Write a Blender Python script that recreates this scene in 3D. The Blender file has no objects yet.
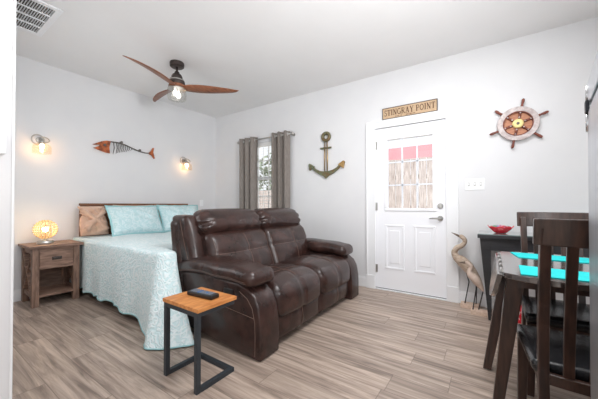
import bpy, math, random
from mathutils import Vector, Matrix
random.seed(7)
PI = math.pi
C = bpy.context.scene.collection
scn = bpy.context.scene

# ------------------------------------------------------------------ camera
cam_d = bpy.data.cameras.new('camera')
cam = bpy.data.objects.new('camera', cam_d); C.objects.link(cam)
cam_d.sensor_fit = 'HORIZONTAL'; cam_d.sensor_width = 36.0
cam_d.lens = 36.0 * 280.0 / 598.0
cam_d.clip_start = 0.02
AZ, PITCH = math.radians(34.3), math.radians(0.6)
cam_d.shift_y = 2.45 / 598.0
cam.location = (0, 0, 1.07)
cam.rotation_euler = (PI/2 + PITCH, 0, AZ - PI/2)
scn.camera = cam

# ------------------------------------------------------------------ light
w = bpy.data.worlds.new('world'); scn.world = w; w.use_nodes = True
bg = w.node_tree.nodes['Background']
bg.inputs[0].default_value = (0.97, 0.985, 1.0, 1)
bg.inputs[1].default_value = 1.15
def area(name, loc, target, sx, sy, power, col=(1, 1, 1)):
    d = bpy.data.lights.new(name, 'AREA'); d.shape = 'RECTANGLE'
    d.size = sx; d.size_y = sy; d.energy = power; d.color = col
    o = bpy.data.objects.new(name, d); C.objects.link(o); o.location = loc
    o.rotation_euler = (Vector(target) - Vector(loc)).to_track_quat('-Z', 'Y').to_euler()
    return o
area('rear_fill', (-1.5, -1.6, 1.9), (2.6, 1.9, 1.2), 2.6, 1.6, 20, (0.97, 0.985, 1))  # added fill from behind the camera, no window stands there
area('bounced_flash', (0.9, -0.75, 1.6), (2.0, 1.75, 2.74), 0.8, 0.8, 44, (0.97, 0.985, 1)).data.spread = math.radians(126)
area('side_fill', (0.24, 3.0, 1.45), (2.0, 3.0, 1.0), 1.0, 1.3, 15, (0.96, 0.98, 1))  # unseen fill added to brighten bed and nightstand; the left wall is solid
area('overhead_fill', (1.75, 0.15, 2.70), (1.75, 0.15, 0), 1.0, 1.0, 40, (0.97, 0.985, 1))  # fill added under the ceiling for floor and door wall, no fixture there
sun_d = bpy.data.lights.new('sun', 'SUN'); sun_d.energy = 6.0; sun_d.angle = 0.01
sun = bpy.data.objects.new('sun', sun_d); C.objects.link(sun)
sun.rotation_euler = Vector((0.42, 0.25, -0.87)).to_track_quat('-Z', 'Y').to_euler()

scn.view_settings.view_transform = 'Standard'
scn.view_settings.look = 'None'
scn.view_settings.gamma = 1.0
scn.view_settings.use_curve_mapping = False
scn.view_settings.exposure = 0.08

# ------------------------------------------------------------------ materials
def srgb(r, g, b):
    f = lambda c: (c/12.92 if c <= 0.04045 else ((c+0.055)/1.055)**2.4)
    return (f(r/255), f(g/255), f(b/255), 1)
def new_mat(name):
    m = bpy.data.materials.new(name); m.use_nodes = True
    return m, m.node_tree.nodes, m.node_tree.links, m.node_tree.nodes['Principled BSDF']
def mat(name, c1, c2=None, scale=6, stretch=(1, 1, 1), rough=0.5, metal=0.0, bump=0.0, bscale=None, coat=0.0,
        detail=4, lo=0.35, hi=0.65, spec=0.5, sheen=0.0):
    m, N, L, P = new_mat(name)
    P.inputs['Roughness'].default_value = rough; P.inputs['Metallic'].default_value = metal
    P.inputs['Coat Weight'].default_value = coat; P.inputs['Coat Roughness'].default_value = 0.15
    P.inputs['Specular IOR Level'].default_value = spec
    P.inputs['Sheen Weight'].default_value = sheen
    tc = N.new('ShaderNodeTexCoord'); mp = N.new('ShaderNodeMapping')
    mp.inputs['Scale'].default_value = stretch
    L.new(tc.outputs['Object'], mp.inputs['Vector'])
    if c2 is None:
        P.inputs['Base Color'].default_value = c1
    else:
        nz = N.new('ShaderNodeTexNoise'); nz.inputs['Scale'].default_value = scale; nz.inputs['Detail'].default_value = detail
        L.new(mp.outputs['Vector'], nz.inputs['Vector'])
        r = N.new('ShaderNodeValToRGB'); r.color_ramp.elements[0].position = lo; r.color_ramp.elements[1].position = hi
        r.color_ramp.elements[0].color = c1; r.color_ramp.elements[1].color = c2
        L.new(nz.outputs['Fac'], r.inputs['Fac']); L.new(r.outputs['Color'], P.inputs['Base Color'])
    if bump:
        nb = N.new('ShaderNodeTexNoise'); nb.inputs['Scale'].default_value = bscale or scale; nb.inputs['Detail'].default_value = 3
        L.new(mp.outputs['Vector'], nb.inputs['Vector'])
        b = N.new('ShaderNodeBump'); b.inputs['Strength'].default_value = bump; b.inputs['Distance'].default_value = 0.01
        L.new(nb.outputs['Fac'], b.inputs['Height']); L.new(b.outputs['Normal'], P.inputs['Normal'])
    return m
def emit(name, col, strength):
    m, N, L, P = new_mat(name)
    P.inputs['Base Color'].default_value = col
    P.inputs['Emission Color'].default_value = col; P.inputs['Emission Strength'].default_value = strength
    return m
def glass(name, tint=(1, 1, 1, 1), gloss=0.08, rough=0.02):
    m, N, L, P = new_mat(name); N.remove(P)
    out = [n for n in N if n.type == 'OUTPUT_MATERIAL'][0]
    t = N.new('ShaderNodeBsdfTransparent'); t.inputs[0].default_value = tint
    g = N.new('ShaderNodeBsdfGlossy'); g.inputs['Roughness'].default_value = rough
    mx = N.new('ShaderNodeMixShader'); mx.inputs[0].default_value = gloss
    L.new(t.outputs[0], mx.inputs[1]); L.new(g.outputs[0], mx.inputs[2]); L.new(mx.outputs[0], out.inputs[0])
    return m
def floor_mat():
    m, N, L, P = new_mat('vinyl_plank')
    tc = N.new('ShaderNodeTexCoord'); sep = N.new('ShaderNodeSeparateXYZ'); L.new(tc.outputs['Object'], sep.inputs[0])
    def mth(op, a, b=None):
        n = N.new('ShaderNodeMath'); n.operation = op
        for i, v in enumerate((a, b)):
            if v is None: continue
            if isinstance(v, (int, float)): n.inputs[i].default_value = v
            else: L.new(v, n.inputs[i])
        return n.outputs[0]
    xs = mth('DIVIDE', sep.outputs[0], 0.18)
    row = mth('FLOOR', xs); fx = mth('FRACT', xs)
    wn = N.new('ShaderNodeTexWhiteNoise'); wn.noise_dimensions = '1D'; L.new(row, wn.inputs['W'])
    ys = mth('ADD', mth('DIVIDE', sep.outputs[1], 1.22), mth('MULTIPLY', wn.outputs['Value'], 7.0))
    pl = mth('FLOOR', ys); fy = mth('FRACT', ys)
    pid = mth('ADD', mth('MULTIPLY', row, 17.13), mth('MULTIPLY', pl, 5.37))
    wn2 = N.new('ShaderNodeTexWhiteNoise'); wn2.noise_dimensions = '1D'; L.new(pid, wn2.inputs['W'])
    # grain
    cmb = N.new('ShaderNodeCombineXYZ')
    L.new(mth('MULTIPLY', sep.outputs[0], 24.0), cmb.inputs[0]); L.new(mth('MULTIPLY', sep.outputs[1], 1.5), cmb.inputs[1])
    L.new(mth('MULTIPLY', wn2.outputs['Value'], 40.0), cmb.inputs[2])
    g1 = N.new('ShaderNodeTexNoise'); g1.inputs['Scale'].default_value = 1.0; g1.inputs['Detail'].default_value = 6
    g1.inputs['Roughness'].default_value = 0.65; g1.inputs['Distortion'].default_value = 0.6
    L.new(cmb.outputs[0], g1.inputs['Vector'])
    r = N.new('ShaderNodeValToRGB'); e = r.color_ramp.elements
    e[0].position = 0.34; e[0].color = srgb(122, 107, 97); e[1].position = 0.68; e[1].color = srgb(200, 182, 168)
    k = r.color_ramp.elements.new(0.5); k.color = srgb(165, 147, 134)
    L.new(g1.outputs['Fac'], r.inputs['Fac'])
    tone = N.new('ShaderNodeMapRange'); tone.inputs['To Min'].default_value = 0.90; tone.inputs['To Max'].default_value = 1.09
    L.new(wn2.outputs['Value'], tone.inputs['Value'])
    hs = N.new('ShaderNodeHueSaturation'); L.new(r.outputs['Color'], hs.inputs['Color']); L.new(tone.outputs[0], hs.inputs['Value'])
    # joints
    ex = mth('MINIMUM', fx, mth('SUBTRACT', 1.0, fx)); ey = mth('MINIMUM', fy, mth('SUBTRACT', 1.0, fy))
    j = mth('MAXIMUM', mth('LESS_THAN', ex, 0.012), mth('LESS_THAN', ey, 0.0018))
    mx = N.new('ShaderNodeMixRGB'); mx.inputs['Color2'].default_value = srgb(92, 76, 67)
    L.new(mth('MULTIPLY', j, 0.55), mx.inputs['Fac']); L.new(hs.outputs['Color'], mx.inputs['Color1'])
    L.new(mx.outputs['Color'], P.inputs['Base Color'])
    P.inputs['Roughness'].default_value = 0.42
    b = N.new('ShaderNodeBump'); b.inputs['Strength'].default_value = 0.12; b.inputs['Distance'].default_value = 0.004
    L.new(g1.outputs['Fac'], b.inputs['Height']); L.new(b.outputs['Normal'], P.inputs['Normal'])
    return m
def quilt_mat(name, ca, cb, scale=17, bump=0.5):
    m, N, L, P = new_mat(name)
    tc = N.new('ShaderNodeTexCoord')
    v = N.new('ShaderNodeTexVoronoi'); v.inputs['Scale'].default_value = scale; v.feature = 'SMOOTH_F1'
    nz = N.new('ShaderNodeTexNoise'); nz.inputs['Scale'].default_value = 9; nz.inputs['Detail'].default_value = 3
    mixv = N.new('ShaderNodeMixRGB'); mixv.inputs['Fac'].default_value = 0.12
    L.new(tc.outputs['Object'], nz.inputs['Vector']); L.new(tc.outputs['Object'], mixv.inputs['Color1']); L.new(nz.outputs['Color'], mixv.inputs['Color2'])
    L.new(mixv.outputs[0], v.inputs['Vector'])
    wv = N.new('ShaderNodeMath'); wv.operation = 'SINE'
    ml = N.new('ShaderNodeMath'); ml.operation = 'MULTIPLY'; ml.inputs[1].default_value = 20
    L.new(v.outputs['Distance'], ml.inputs[0]); L.new(ml.outputs[0], wv.inputs[0])
    r = N.new('ShaderNodeValToRGB'); r.color_ramp.elements[0].color = ca; r.color_ramp.elements[1].color = cb
    mr = N.new('ShaderNodeMapRange'); mr.inputs['From Min'].default_value = -1; L.new(wv.outputs[0], mr.inputs['Value'])
    L.new(mr.outputs[0], r.inputs['Fac']); L.new(r.outputs['Color'], P.inputs['Base Color'])
    P.inputs['Roughness'].default_value = 0.85; P.inputs['Sheen Weight'].default_value = 0.2
    b = N.new('ShaderNodeBump'); b.inputs['Strength'].default_value = bump; b.inputs['Distance'].default_value = 0.008
    L.new(mr.outputs[0], b.inputs['Height']); L.new(b.outputs['Normal'], P.inputs['Normal'])
    return m

M = {}
M['wall'] = mat('wall_paint', srgb(223, 223, 225), srgb(226, 226, 227), 3, rough=0.85, bump=0.03, bscale=140)
M['ceiling'] = mat('ceiling_paint', srgb(238, 237, 237), srgb(240, 239, 239), 3, rough=0.9, bump=0.03, bscale=120)
M['white'] = mat('white_trim_paint', srgb(240, 241, 243), rough=0.4)
M['door'] = mat('white_door_paint', srgb(246, 247, 251), rough=0.45)
M['floor'] = floor_mat()
M['leather'] = mat('brown_leather', srgb(38, 24, 21), srgb(66, 44, 39), 9, rough=0.27, bump=0.12, bscale=120, lo=0.3, hi=0.75, spec=0.5)
M['stitch'] = mat('tan_stitching', srgb(120, 95, 84), rough=0.7)
M['blackplastic'] = mat('black_plastic', srgb(24, 24, 26), rough=0.35)
M['rustwood'] = mat('rustic_brown_wood', srgb(112, 86, 73), srgb(156, 125, 108), 7, (1, 6, 6), rough=0.6, bump=0.1, bscale=20)
M['rustwood_v'] = mat('rustic_brown_wood_upright', srgb(110, 85, 72), srgb(152, 122, 105), 7, (6, 6, 1), rough=0.6, bump=0.1, bscale=20)
M['rustdark'] = mat('rustic_brown_back_panel', srgb(92, 72, 62), srgb(122, 98, 84), 7, (1, 6, 6), rough=0.7)
M['headboard'] = mat('brown_headboard_wood', srgb(98, 62, 42), srgb(134, 88, 60), 6, (1, 7, 7), rough=0.5)
M['orangewood'] = mat('honey_stained_pine', srgb(188, 118, 62), srgb(218, 150, 88), 5, (2, 9, 9), rough=0.4, bump=0.05, bscale=20)
M['steel'] = mat('charcoal_powder_coated_steel', srgb(46, 52, 58), rough=0.5)
M['espresso'] = mat('espresso_stained_wood', srgb(44, 29, 23), srgb(70, 47, 38), 6, (8, 8, 1), rough=0.32, coat=0.25)
M['espresso_top'] = mat('espresso_polished_table_top', srgb(50, 40, 37), srgb(64, 52, 48), 6, (2, 12, 8), rough=0.16, coat=0.9, spec=0.9)
M['consoleblack'] = mat('black_brown_console_wood', srgb(40, 40, 43), srgb(52, 52, 55), 6, (1, 1, 8), rough=0.35)
M['blackleather'] = mat('black_vinyl_upholstery', srgb(26, 26, 28), srgb(32, 32, 34), 8, rough=0.22, bump=0.08, bscale=90)
M['turq'] = mat('turquoise_woven_cloth', srgb(0, 192, 194), srgb(14, 202, 204), 60, rough=0.8)
M['quilt'] = quilt_mat('aqua_paisley_quilt', srgb(204, 228, 231), srgb(228, 239, 241), 26, 0.55)
M['sham'] = quilt_mat('aqua_paisley_sham', srgb(188, 219, 223), srgb(214, 232, 235), 20, 0.4)
M['hemband'] = mat('aqua_binding', srgb(160, 206, 210), rough=0.85)
M['tan'] = mat('tan_plush', srgb(192, 154, 130), srgb(212, 178, 156), 10, rough=0.9, bump=0.25, bscale=26, sheen=0.4)
M['beige'] = mat('beige_cotton', srgb(206, 184, 166), rough=0.9)
M['mattress'] = mat('white_mattress_ticking', srgb(225, 224, 222), rough=0.9)
M['curtain'] = mat('taupe_linen_curtain', srgb(130, 122, 116), srgb(140, 132, 126), 60, (1, 1, 0.3), rough=0.9)
M['nickel'] = mat('brushed_nickel', srgb(190, 188, 184), rough=0.28, metal=1.0)
M['chrome'] = mat('polished_chrome', srgb(205, 206, 208), rough=0.12, metal=1.0)
M['stainless'] = mat('brushed_stainless', srgb(178, 181, 186), srgb(186, 189, 193), 30, (1, 1, 0.02), rough=0.3, metal=1.0)
M['pewter'] = mat('dark_bronze_metal', srgb(70, 62, 60), srgb(84, 76, 72), 20, rough=0.45, metal=0.7)
M['walnut'] = mat('walnut_fan_blade', srgb(118, 72, 50), srgb(152, 98, 70), 5, (1.2, 12, 12), rough=0.4)
M['rust'] = mat('rusted_orange_metal', srgb(122, 58, 28), srgb(198, 108, 58), 22, rough=0.6, bump=0.2)
M['darkmetal'] = mat('aged_grey_metal', srgb(88, 84, 82), srgb(112, 106, 100), 20, rough=0.5, metal=0.3)
M['verdigris'] = mat('verdigris_brass', srgb(122, 98, 66), srgb(112, 124, 100), 22, rough=0.5, metal=0.5)
M['brassy'] = mat('aged_brass', srgb(150, 118, 72), srgb(176, 146, 98), 20, rough=0.35, metal=0.8)
M['signface'] = mat('tan_painted_sign_board', srgb(192, 162, 130), srgb(206, 178, 146), 8, (1, 2, 6), rough=0.7)
M['signtext'] = mat('brown_sign_paint', srgb(92, 60, 38), rough=0.7)
M['signedge'] = mat('dark_sign_border', srgb(78, 66, 58), rough=0.6)
M['whitewash'] = mat('whitewashed_wood', srgb(178, 164, 162), srgb(216, 206, 204), 26, rough=0.7)
M['redbrown'] = mat('reddish_brown_wood', srgb(104, 48, 36), srgb(134, 70, 52), 10, (3, 3, 3), rough=0.45)
M['copperwood'] = mat('copper_brown_wood', srgb(176, 112, 80), srgb(200, 138, 102), 9, (1, 2, 8), rough=0.5)
M['brass'] = mat('bright_brass', srgb(224, 206, 140), rough=0.35, metal=0.2)
M['drift'] = mat('weathered_driftwood', srgb(172, 150, 132), srgb(200, 182, 164), 14, (2, 2, 5), rough=0.75, bump=0.25, bscale=40)
M['driftpale'] = mat('pale_pink_driftwood', srgb(196, 172, 156), srgb(218, 198, 184), 14, rough=0.75, bump=0.2, bscale=40)
M['driftblock'] = mat('pale_wood_block', srgb(204, 176, 156), srgb(222, 198, 180), 9, (1, 6, 6), rough=0.7)
M['beak'] = mat('grey_brown_beak', srgb(112, 96, 84), rough=0.6)
M['wire'] = mat('dark_wire', srgb(70, 70, 72), rough=0.4, metal=0.5)
M['redbowl'] = mat('glossy_red_glaze', srgb(206, 18, 40), srgb(220, 34, 54), 12, rough=0.15, coat=0.6)
M['candy1'] = mat('lilac_wrapper', srgb(150, 140, 186), rough=0.3)
M['candy2'] = mat('green_wrapper', srgb(112, 140, 112), rough=0.3)
M['candy3'] = mat('crimson_wrapper', srgb(190, 30, 52), rough=0.3)
M['glass'] = glass('clear_glass', (0.98, 0.99, 1, 1), 0.06)
M['seeded'] = glass('seeded_glass', (0.98, 0.98, 0.97, 1), 0.10, 0.1)
M['sconceglass'] = glass('pale_sconce_glass', (1.0, 0.97, 0.93, 1), 0.08, 0.1)
M['crystal'] = mat('amber_crystal_bead', srgb(236, 208, 156), rough=0.15, coat=0.5)
M['goldwire'] = mat('gilded_wire', srgb(168, 128, 74), rough=0.3, metal=0.6)
M['bulb'] = emit('warm_bulb', (1.0, 0.74, 0.46, 1), 88.0)
M['sconcebulb'] = emit('warm_sconce_bulb', (1.0, 0.62, 0.34, 1), 52.0)
M['fanbulb'] = emit('frosted_fan_bulb', (1.0, 0.97, 0.93, 1), 1.2)
M['ventdark'] = mat('dark_duct', srgb(62, 56, 54), srgb(78, 70, 66), 14, rough=0.8)
M['blind'] = mat('white_blind_slat', srgb(236, 236, 234), rough=0.5)
M['fence'] = mat('cedar_fence_board', srgb(150, 134, 126), srgb(214, 204, 198), 5, (2, 14, 0.8), rough=0.85)
M['reddoor'] = mat('red_canvas_awning', srgb(232, 152, 158), rough=0.8)
M['lawn'] = mat('sandy_gravel', srgb(170, 160, 146), srgb(196, 186, 172), 8, rough=0.95)
M['leaf'] = mat('green_foliage', srgb(96, 108, 88), srgb(150, 158, 138), 9, rough=0.8)
M['bark'] = mat('grey_bark', srgb(84, 74, 66), srgb(112, 100, 90), 9, (4, 4, 1), rough=0.9)
M['redprint'] = mat('red_printed_paper', srgb(176, 16, 34), srgb(196, 34, 50), 30, rough=0.5)
M['paperwhite'] = mat('white_paper', srgb(236, 232, 226), rough=0.7)
M['button'] = mat('grey_rubber_key', srgb(120, 128, 140), rough=0.6)
M['buttonblue'] = mat('blue_key', srgb(70, 110, 170), rough=0.6)
M['dark_gap'] = mat('dark_rubber', srgb(30, 30, 32), rough=0.7)

# ------------------------------------------------------------------ mesh helpers
def origin_of(p):
    v = Vector((0, 0, 0))
    while p is not None:
        v = v + Vector(p.location); p = p.parent
    return v
class MB:
    def __init__(s): s.v = []; s.f = []
    def add(s, v, f):
        k = len(s.v); s.v += [Vector(p) for p in v]; s.f += [tuple(i + k for i in q) for q in f]; return s
    def box(s, x0, x1, y0, y1, z0, z1):
        x0, x1 = min(x0, x1), max(x0, x1); y0, y1 = min(y0, y1), max(y0, y1); z0, z1 = min(z0, z1), max(z0, z1)
        v = [(x, y, z) for z in (z0, z1) for y in (y0, y1) for x in (x0, x1)]
        return s.add(v, [(0, 2, 3, 1), (4, 5, 7, 6), (0, 1, 5, 4), (2, 6, 7, 3), (0, 4, 6, 2), (1, 3, 7, 5)])
    def frust(s, a, b, wa, wb, da=None, db=None):
        """square bar from a to b, half sizes (x,y) given at each end, ends kept horizontal"""
        da = da or wa; db = db or wb
        v = []
        for (p, wx, wy) in ((a, wa, da), (b, wb, db)):
            v += [(p[0]-wx, p[1]-wy, p[2]), (p[0]+wx, p[1]-wy, p[2]), (p[0]-wx, p[1]+wy, p[2]), (p[0]+wx, p[1]+wy, p[2])]
        if a[2] > b[2]: v = v[4:] + v[:4]
        return s.add(v, [(0, 2, 3, 1), (4, 5, 7, 6), (0, 1, 5, 4), (2, 6, 7, 3), (0, 4, 6, 2), (1, 3, 7, 5)])
    def bar(s, a, b, w_, h_, up=(0, 0, 1)):
        a = Vector(a); b = Vector(b); d = (b - a).normalized(); u = Vector(up)
        sd = d.cross(u)
        if sd.length < 1e-4: sd = d.cross(Vector((1, 0, 0)))
        sd.normalize(); u = sd.cross(d)
        v = [p + sd*(i*w_/2) + u*(j*h_/2) for p in (a, b) for j in (-1, 1) for i in (-1, 1)]
        return s.add(v, [(0, 1, 3, 2), (4, 6, 7, 5), (0, 4, 5, 1), (2, 3, 7, 6), (0, 2, 6, 4), (1, 5, 7, 3)])
    def tube(s, pts, r, n=8, closed=False, flat=(1, 1)):
        pts = [Vector(p) for p in pts]; m = len(pts)
        rs = r if isinstance(r, (list, tuple)) else [r]*m
        v = []; prev = None
        for i, p in enumerate(pts):
            if closed: t = pts[(i+1) % m] - pts[i-1]
            else: t = pts[min(i+1, m-1)] - pts[max(i-1, 0)]
            t.normalize()
            if prev is None:
                a = t.cross(Vector((0, 0, 1)))
                if a.length < 1e-3: a = t.cross(Vector((1, 0, 0)))
            else:
                a = prev - t * prev.dot(t)
            a.normalize(); prev = a; b = t.cross(a)
            v += [p + (a*math.cos(2*PI*k/n)*flat[0] + b*math.sin(2*PI*k/n)*flat[1]) * rs[i] for k in range(n)]
        f = []
        for i in range(m if closed else m-1):
            j = (i+1) % m
            f += [(i*n+k, i*n+(k+1) % n, j*n+(k+1) % n, j*n+k) for k in range(n)]
        if not closed:
            f += [tuple(range(n))[::-1], tuple((m-1)*n + k for k in range(n))]
        return s.add(v, f)
    def lathe(s, prof, n=24, c=(0, 0, 0), axis='z', sx=1, sy=1):
        v = []
        for (r, h) in prof:
            for k in range(n):
                a = 2*PI*k/n; p = (r*math.cos(a)*sx, r*math.sin(a)*sy, h)
                if axis == 'x': p = (p[2], p[0], p[1])
                if axis == 'y': p = (p[0], p[2], p[1])
                v.append((p[0]+c[0], p[1]+c[1], p[2]+c[2]))
        m = len(prof); f = []
        for i in range(m-1):
            f += [(i*n+k, i*n+(k+1) % n, (i+1)*n+(k+1) % n, (i+1)*n+k) for k in range(n)]
        f += [tuple(range(n))[::-1], tuple((m-1)*n+k for k in range(n))]
        return s.add(v, f)
    def prism(s, out, a, b, plane='xy'):
        """outline in a plane, extruded between a and b on the remaining axis"""
        def P(p, h):
            return {'xy': (p[0], p[1], h), 'yz': (h, p[0], p[1]), 'xz': (p[0], h, p[1])}[plane]
        n = len(out)
        v = [P(p, a) for p in out] + [P(p, b) for p in out]
        return s.add(v, [tuple(range(n))[::-1], tuple(range(n, 2*n))] + [(k, (k+1) % n, n+(k+1) % n, n+k) for k in range(n)])
    def grid(s, nu, nv, fn):
        v = [fn(i/nu, j/nv) for j in range(nv+1) for i in range(nu+1)]
        return s.add(v, [(j*(nu+1)+i, j*(nu+1)+i+1, (j+1)*(nu+1)+i+1, (j+1)*(nu+1)+i) for j in range(nv) for i in range(nu)])
    def ball(s, c, r, n=12, m=8, sc=(1, 1, 1)):
        prof = [(max(1e-4, math.sin(PI*i/m)), -math.cos(PI*i/m)) for i in range(m+1)]
        k = MB().lathe(prof, n)
        return s.add([(c[0]+p.x*r*sc[0], c[1]+p.y*r*sc[1], c[2]+p.z*r*sc[2]) for p in k.v], k.f)
    def soft(s, size, fn, n=10, k=3, r=0.05):
        """rounded box surface: every point of a rounded cube goes through fn"""
        h = [q/2 for q in size]; r = min(r, min(h)*0.999)
        def spaced(a):
            e = [-a + r*(i/k) for i in range(k)]; mid = [-(a-r) + 2*(a-r)*i/n for i in range(n+1)]
            return e + mid + [-q for q in e[::-1]]
        ax = [spaced(a) for a in h]; idx = {}; V = []; F = []
        def put(p):
            key = (round(p[0], 5), round(p[1], 5), round(p[2], 5))
            if key not in idx:
                idx[key] = len(V); V.append(fn(rounded(p, h, r)))
            return idx[key]
        for d in range(3):
            a, b = [(1, 2), (2, 0), (0, 1)][d]
            for sg in (-1, 1):
                for i in range(len(ax[a])-1):
                    for j in range(len(ax[b])-1):
                        q = []
                        for (ii, jj) in ((i, j), (i+1, j), (i+1, j+1), (i, j+1)):
                            p = [0, 0, 0]; p[d] = sg*h[d]; p[a] = ax[a][ii]; p[b] = ax[b][jj]; q.append(put(p))
                        F.append(tuple(q) if sg > 0 else tuple(q[::-1]))
        return s.add(V, F)
    def xf(s, fn): s.v = [Vector(fn(p)) for p in s.v]; return s
    def build(s, name, m, parent=None, smooth=False, bevel=0.0, seg=2, loc=None):
        me = bpy.data.meshes.new(name); o = bpy.data.objects.new(name, me); C.objects.link(o)
        off = origin_of(parent)
        if parent is None and loc is not None: off = Vector(loc); o.location = off
        o.parent = parent
        me.from_pydata([tuple(p - off) for p in s.v], [], s.f); me.update()
        me.materials.append(m)
        if smooth:
            for p in me.polygons: p.use_smooth = True
        if bevel:
            b = o.modifiers.new('bevel', 'BEVEL'); b.width = bevel; b.segments = seg; b.limit_method = 'ANGLE'; b.angle_limit = 0.6
        return o
def rounded(p, h, r):
    q = Vector([max(-(h[i]-r), min(h[i]-r, p[i])) for i in range(3)]); d = Vector(p) - q
    return q + d.normalized()*r if d.length > 1e-9 else q
def box(x0, x1, y0, y1, z0, z1): return MB().box(x0, x1, y0, y1, z0, z1)
def tag(o, label=None, cat=None, group=None, kind=None):
    if label: o['label'] = label
    if cat: o['category'] = cat
    if group: o['group'] = group
    if kind: o['kind'] = kind
    return o
def thing(name, loc, label=None, cat=None, group=None, kind=None):
    o = bpy.data.objects.new(name, None); C.objects.link(o); o.location = loc; o.empty_display_size = 0.1
    return tag(o, label, cat, group, kind)
def copy_tree(o, parent=None):
    c = o.copy(); C.objects.link(c); c.parent = parent
    for ch in list(o.children): copy_tree(ch, c)
    return c
def st(name, mb, m, bevel=0.0): return tag(mb.build(name, m, bevel=bevel), kind='structure')

XB, YA, H = 3.53, 4.34, 2.74          # door wall, bed wall, ceiling height
DY0, DY1, DZ = 0.392, 1.226, 2.045    # door opening
WY0, WY1, WZ0, WZ1 = 2.62, 3.53, 0.92, 2.12   # window opening

# ------------------------------------------------------------------ room shell
st('floor', box(-2.2, XB+0.12, -2.4, YA+0.12, -0.05, 0), M['floor'])
st('ceiling', box(-2.2, XB+0.12, -2.4, YA+0.12, H, H+0.1), M['ceiling'])
wb = MB()
wb.box(XB, XB+0.12, -2.4, DY0, 0, H); wb.box(XB, XB+0.12, DY0, DY1, DZ, H); wb.box(XB, XB+0.12, DY1, WY0, 0, H)
wb.box(XB, XB+0.12, WY0, WY1, 0, WZ0); wb.box(XB, XB+0.12, WY0, WY1, WZ1, H); wb.box(XB, XB+0.12, WY1, YA+0.12, 0, H)
st('wall_right', wb, M['wall'])
st('wall_back', box(0.2, XB, YA, YA+0.12, 0, H), M['wall'])
st('wall_near_blocker', box(-2.2, XB+0.12, -2.52, -2.4, 0, H), M['wall'])  # unseen wall added to keep world light off the right side
st('wall_left', box(0.08, 0.2, 1.82, YA+0.12, 0, H), M['wall'])
st('wall_front', box(-1.3, 0.300, 1.70, 1.82, 0, H), M['wall'])
tr = MB(); tr.box(0.297, 0.306, 1.694, 1.826, 0, H)
st('trim_2', tr, M['white'], 0.003)
def baseb(name, mb): return st(name, mb, M['white'], 0.004)
bbm = MB()
for (a, b) in ((-2.4, 0.286), (1.331, YA)):
    bbm.box(XB-0.014, XB, a, b, 0, 0.115); bbm.box(XB-0.009, XB, a, b, 0.115, 0.132)
baseb('baseboard_right', bbm)
bb = MB(); bb.box(0.2, XB, YA-0.014, YA, 0, 0.115); bb.box(0.2, XB, YA-0.009, YA, 0.115, 0.132)
baseb('baseboard_back', bb)

# door casing
cs = MB()
for (a, b) in ((0.286, DY0+0.006), (DY1-0.006, 1.331)):
    cs.box(XB-0.018, XB+0.01, a, b, 0, DZ); 
cs.box(XB-0.018, XB+0.01, 0.287, 1.330, DZ, 2.138)
cs.box(XB-0.026, XB, 0.284, 0.304, 0, 2.119); cs.box(XB-0.026, XB, 1.313, 1.333, 0, 2.119); cs.box(XB-0.026, XB, 0.284, 1.333, 2.119, 2.140)
cs.box(XB-0.023, XB-0.016, DY0+0.0, DY0+0.014, 0, DZ); cs.box(XB-0.023, XB-0.016, DY1-0.014, DY1, 0, DZ)
cs.box(XB-0.030, XB, 0.283, 0.399, 0, 0.17); cs.box(XB-0.030, XB, 1.219, 1.334, 0, 0.17)
st('trim_1', cs, M['white'], 0.003)

# door
dr = thing('door_1', (XB+0.02, 0.81, 0), kind='structure')
X0, X1 = XB+0.006, XB+0.05
Ly0, Ly1, Lz0, Lz1 = 0.545, 1.062, 1.03, 1.885
sl = MB()
d0, d1 = DY0+0.004, DY1-0.004
sl.box(X0, X1, d0, Ly0, 0.02, DZ-0.006); sl.box(X0, X1, Ly1, d1, 0.02, DZ-0.006)
sl.box(X0, X1, Ly0, Ly1, 0.02, Lz0); sl.box(X0, X1, Ly0, Ly1, Lz1, DZ-0.006)
sl.build('door_slab', M['door'], dr)
fr = MB()
for (a, b, c_, d_) in ((Ly0-0.04, Ly1+0.04, Lz1, Lz1+0.035), (Ly0-0.04, Ly1+0.04, Lz0-0.035, Lz0), (Ly0-0.04, Ly0, Lz0, Lz1), (Ly1, Ly1+0.04, Lz0, Lz1)):
    fr.box(X0-0.014, X0+0.005, a, b, c_, d_)
fr.build('glazing_frame', M['door'], dr, bevel=0.006, seg=3)
mu = MB()
for i in (1, 2):
    y = Ly0 + (Ly1-Ly0)*i/3; mu.box(X0+0.018, X0+0.026, y-0.008, y+0.008, Lz0, Lz1)
    z = Lz0 + (Lz1-Lz0)*i/3; mu.box(X0+0.018, X0+0.026, Ly0, Ly1, z-0.008, z+0.008)
mu.build('glazing_bars', M['door'], dr)
box(X0+0.012, X0+0.016, Ly0, Ly1, Lz0, Lz1).build('glass_pane', M['glass'], dr)
for (a, b) in ((0.86, 1.095), (0.515, 0.75)):
    p = MB()
    # raised panel: outer moulding ring and raised centre
    for (y0, y1, z0, z1) in ((a, b, 0.80, 0.825), (a, b, 0.27, 0.295), (a, a+0.025, 0.295, 0.80), (b-0.025, b, 0.295, 0.80)):
        p.box(X0-0.009, X0+0.004, y0, y1, z0, z1)
    p.box(X0-0.007, X0+0.004, a+0.055, b-0.055, 0.345, 0.75)
    p.build('raised_panel', M['door'], dr, bevel=0.006, seg=3)
for z in (0.26, 1.05, 1.83):
    MB().box(X0-0.003, X0+0.01, DY1-0.034, DY1-0.012, z-0.05, z+0.05).tube([(X0-0.010, DY1-0.013, z-0.052), (X0-0.010, DY1-0.013, z+0.052)], 0.008).build('hinge', M['nickel'], dr)
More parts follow.
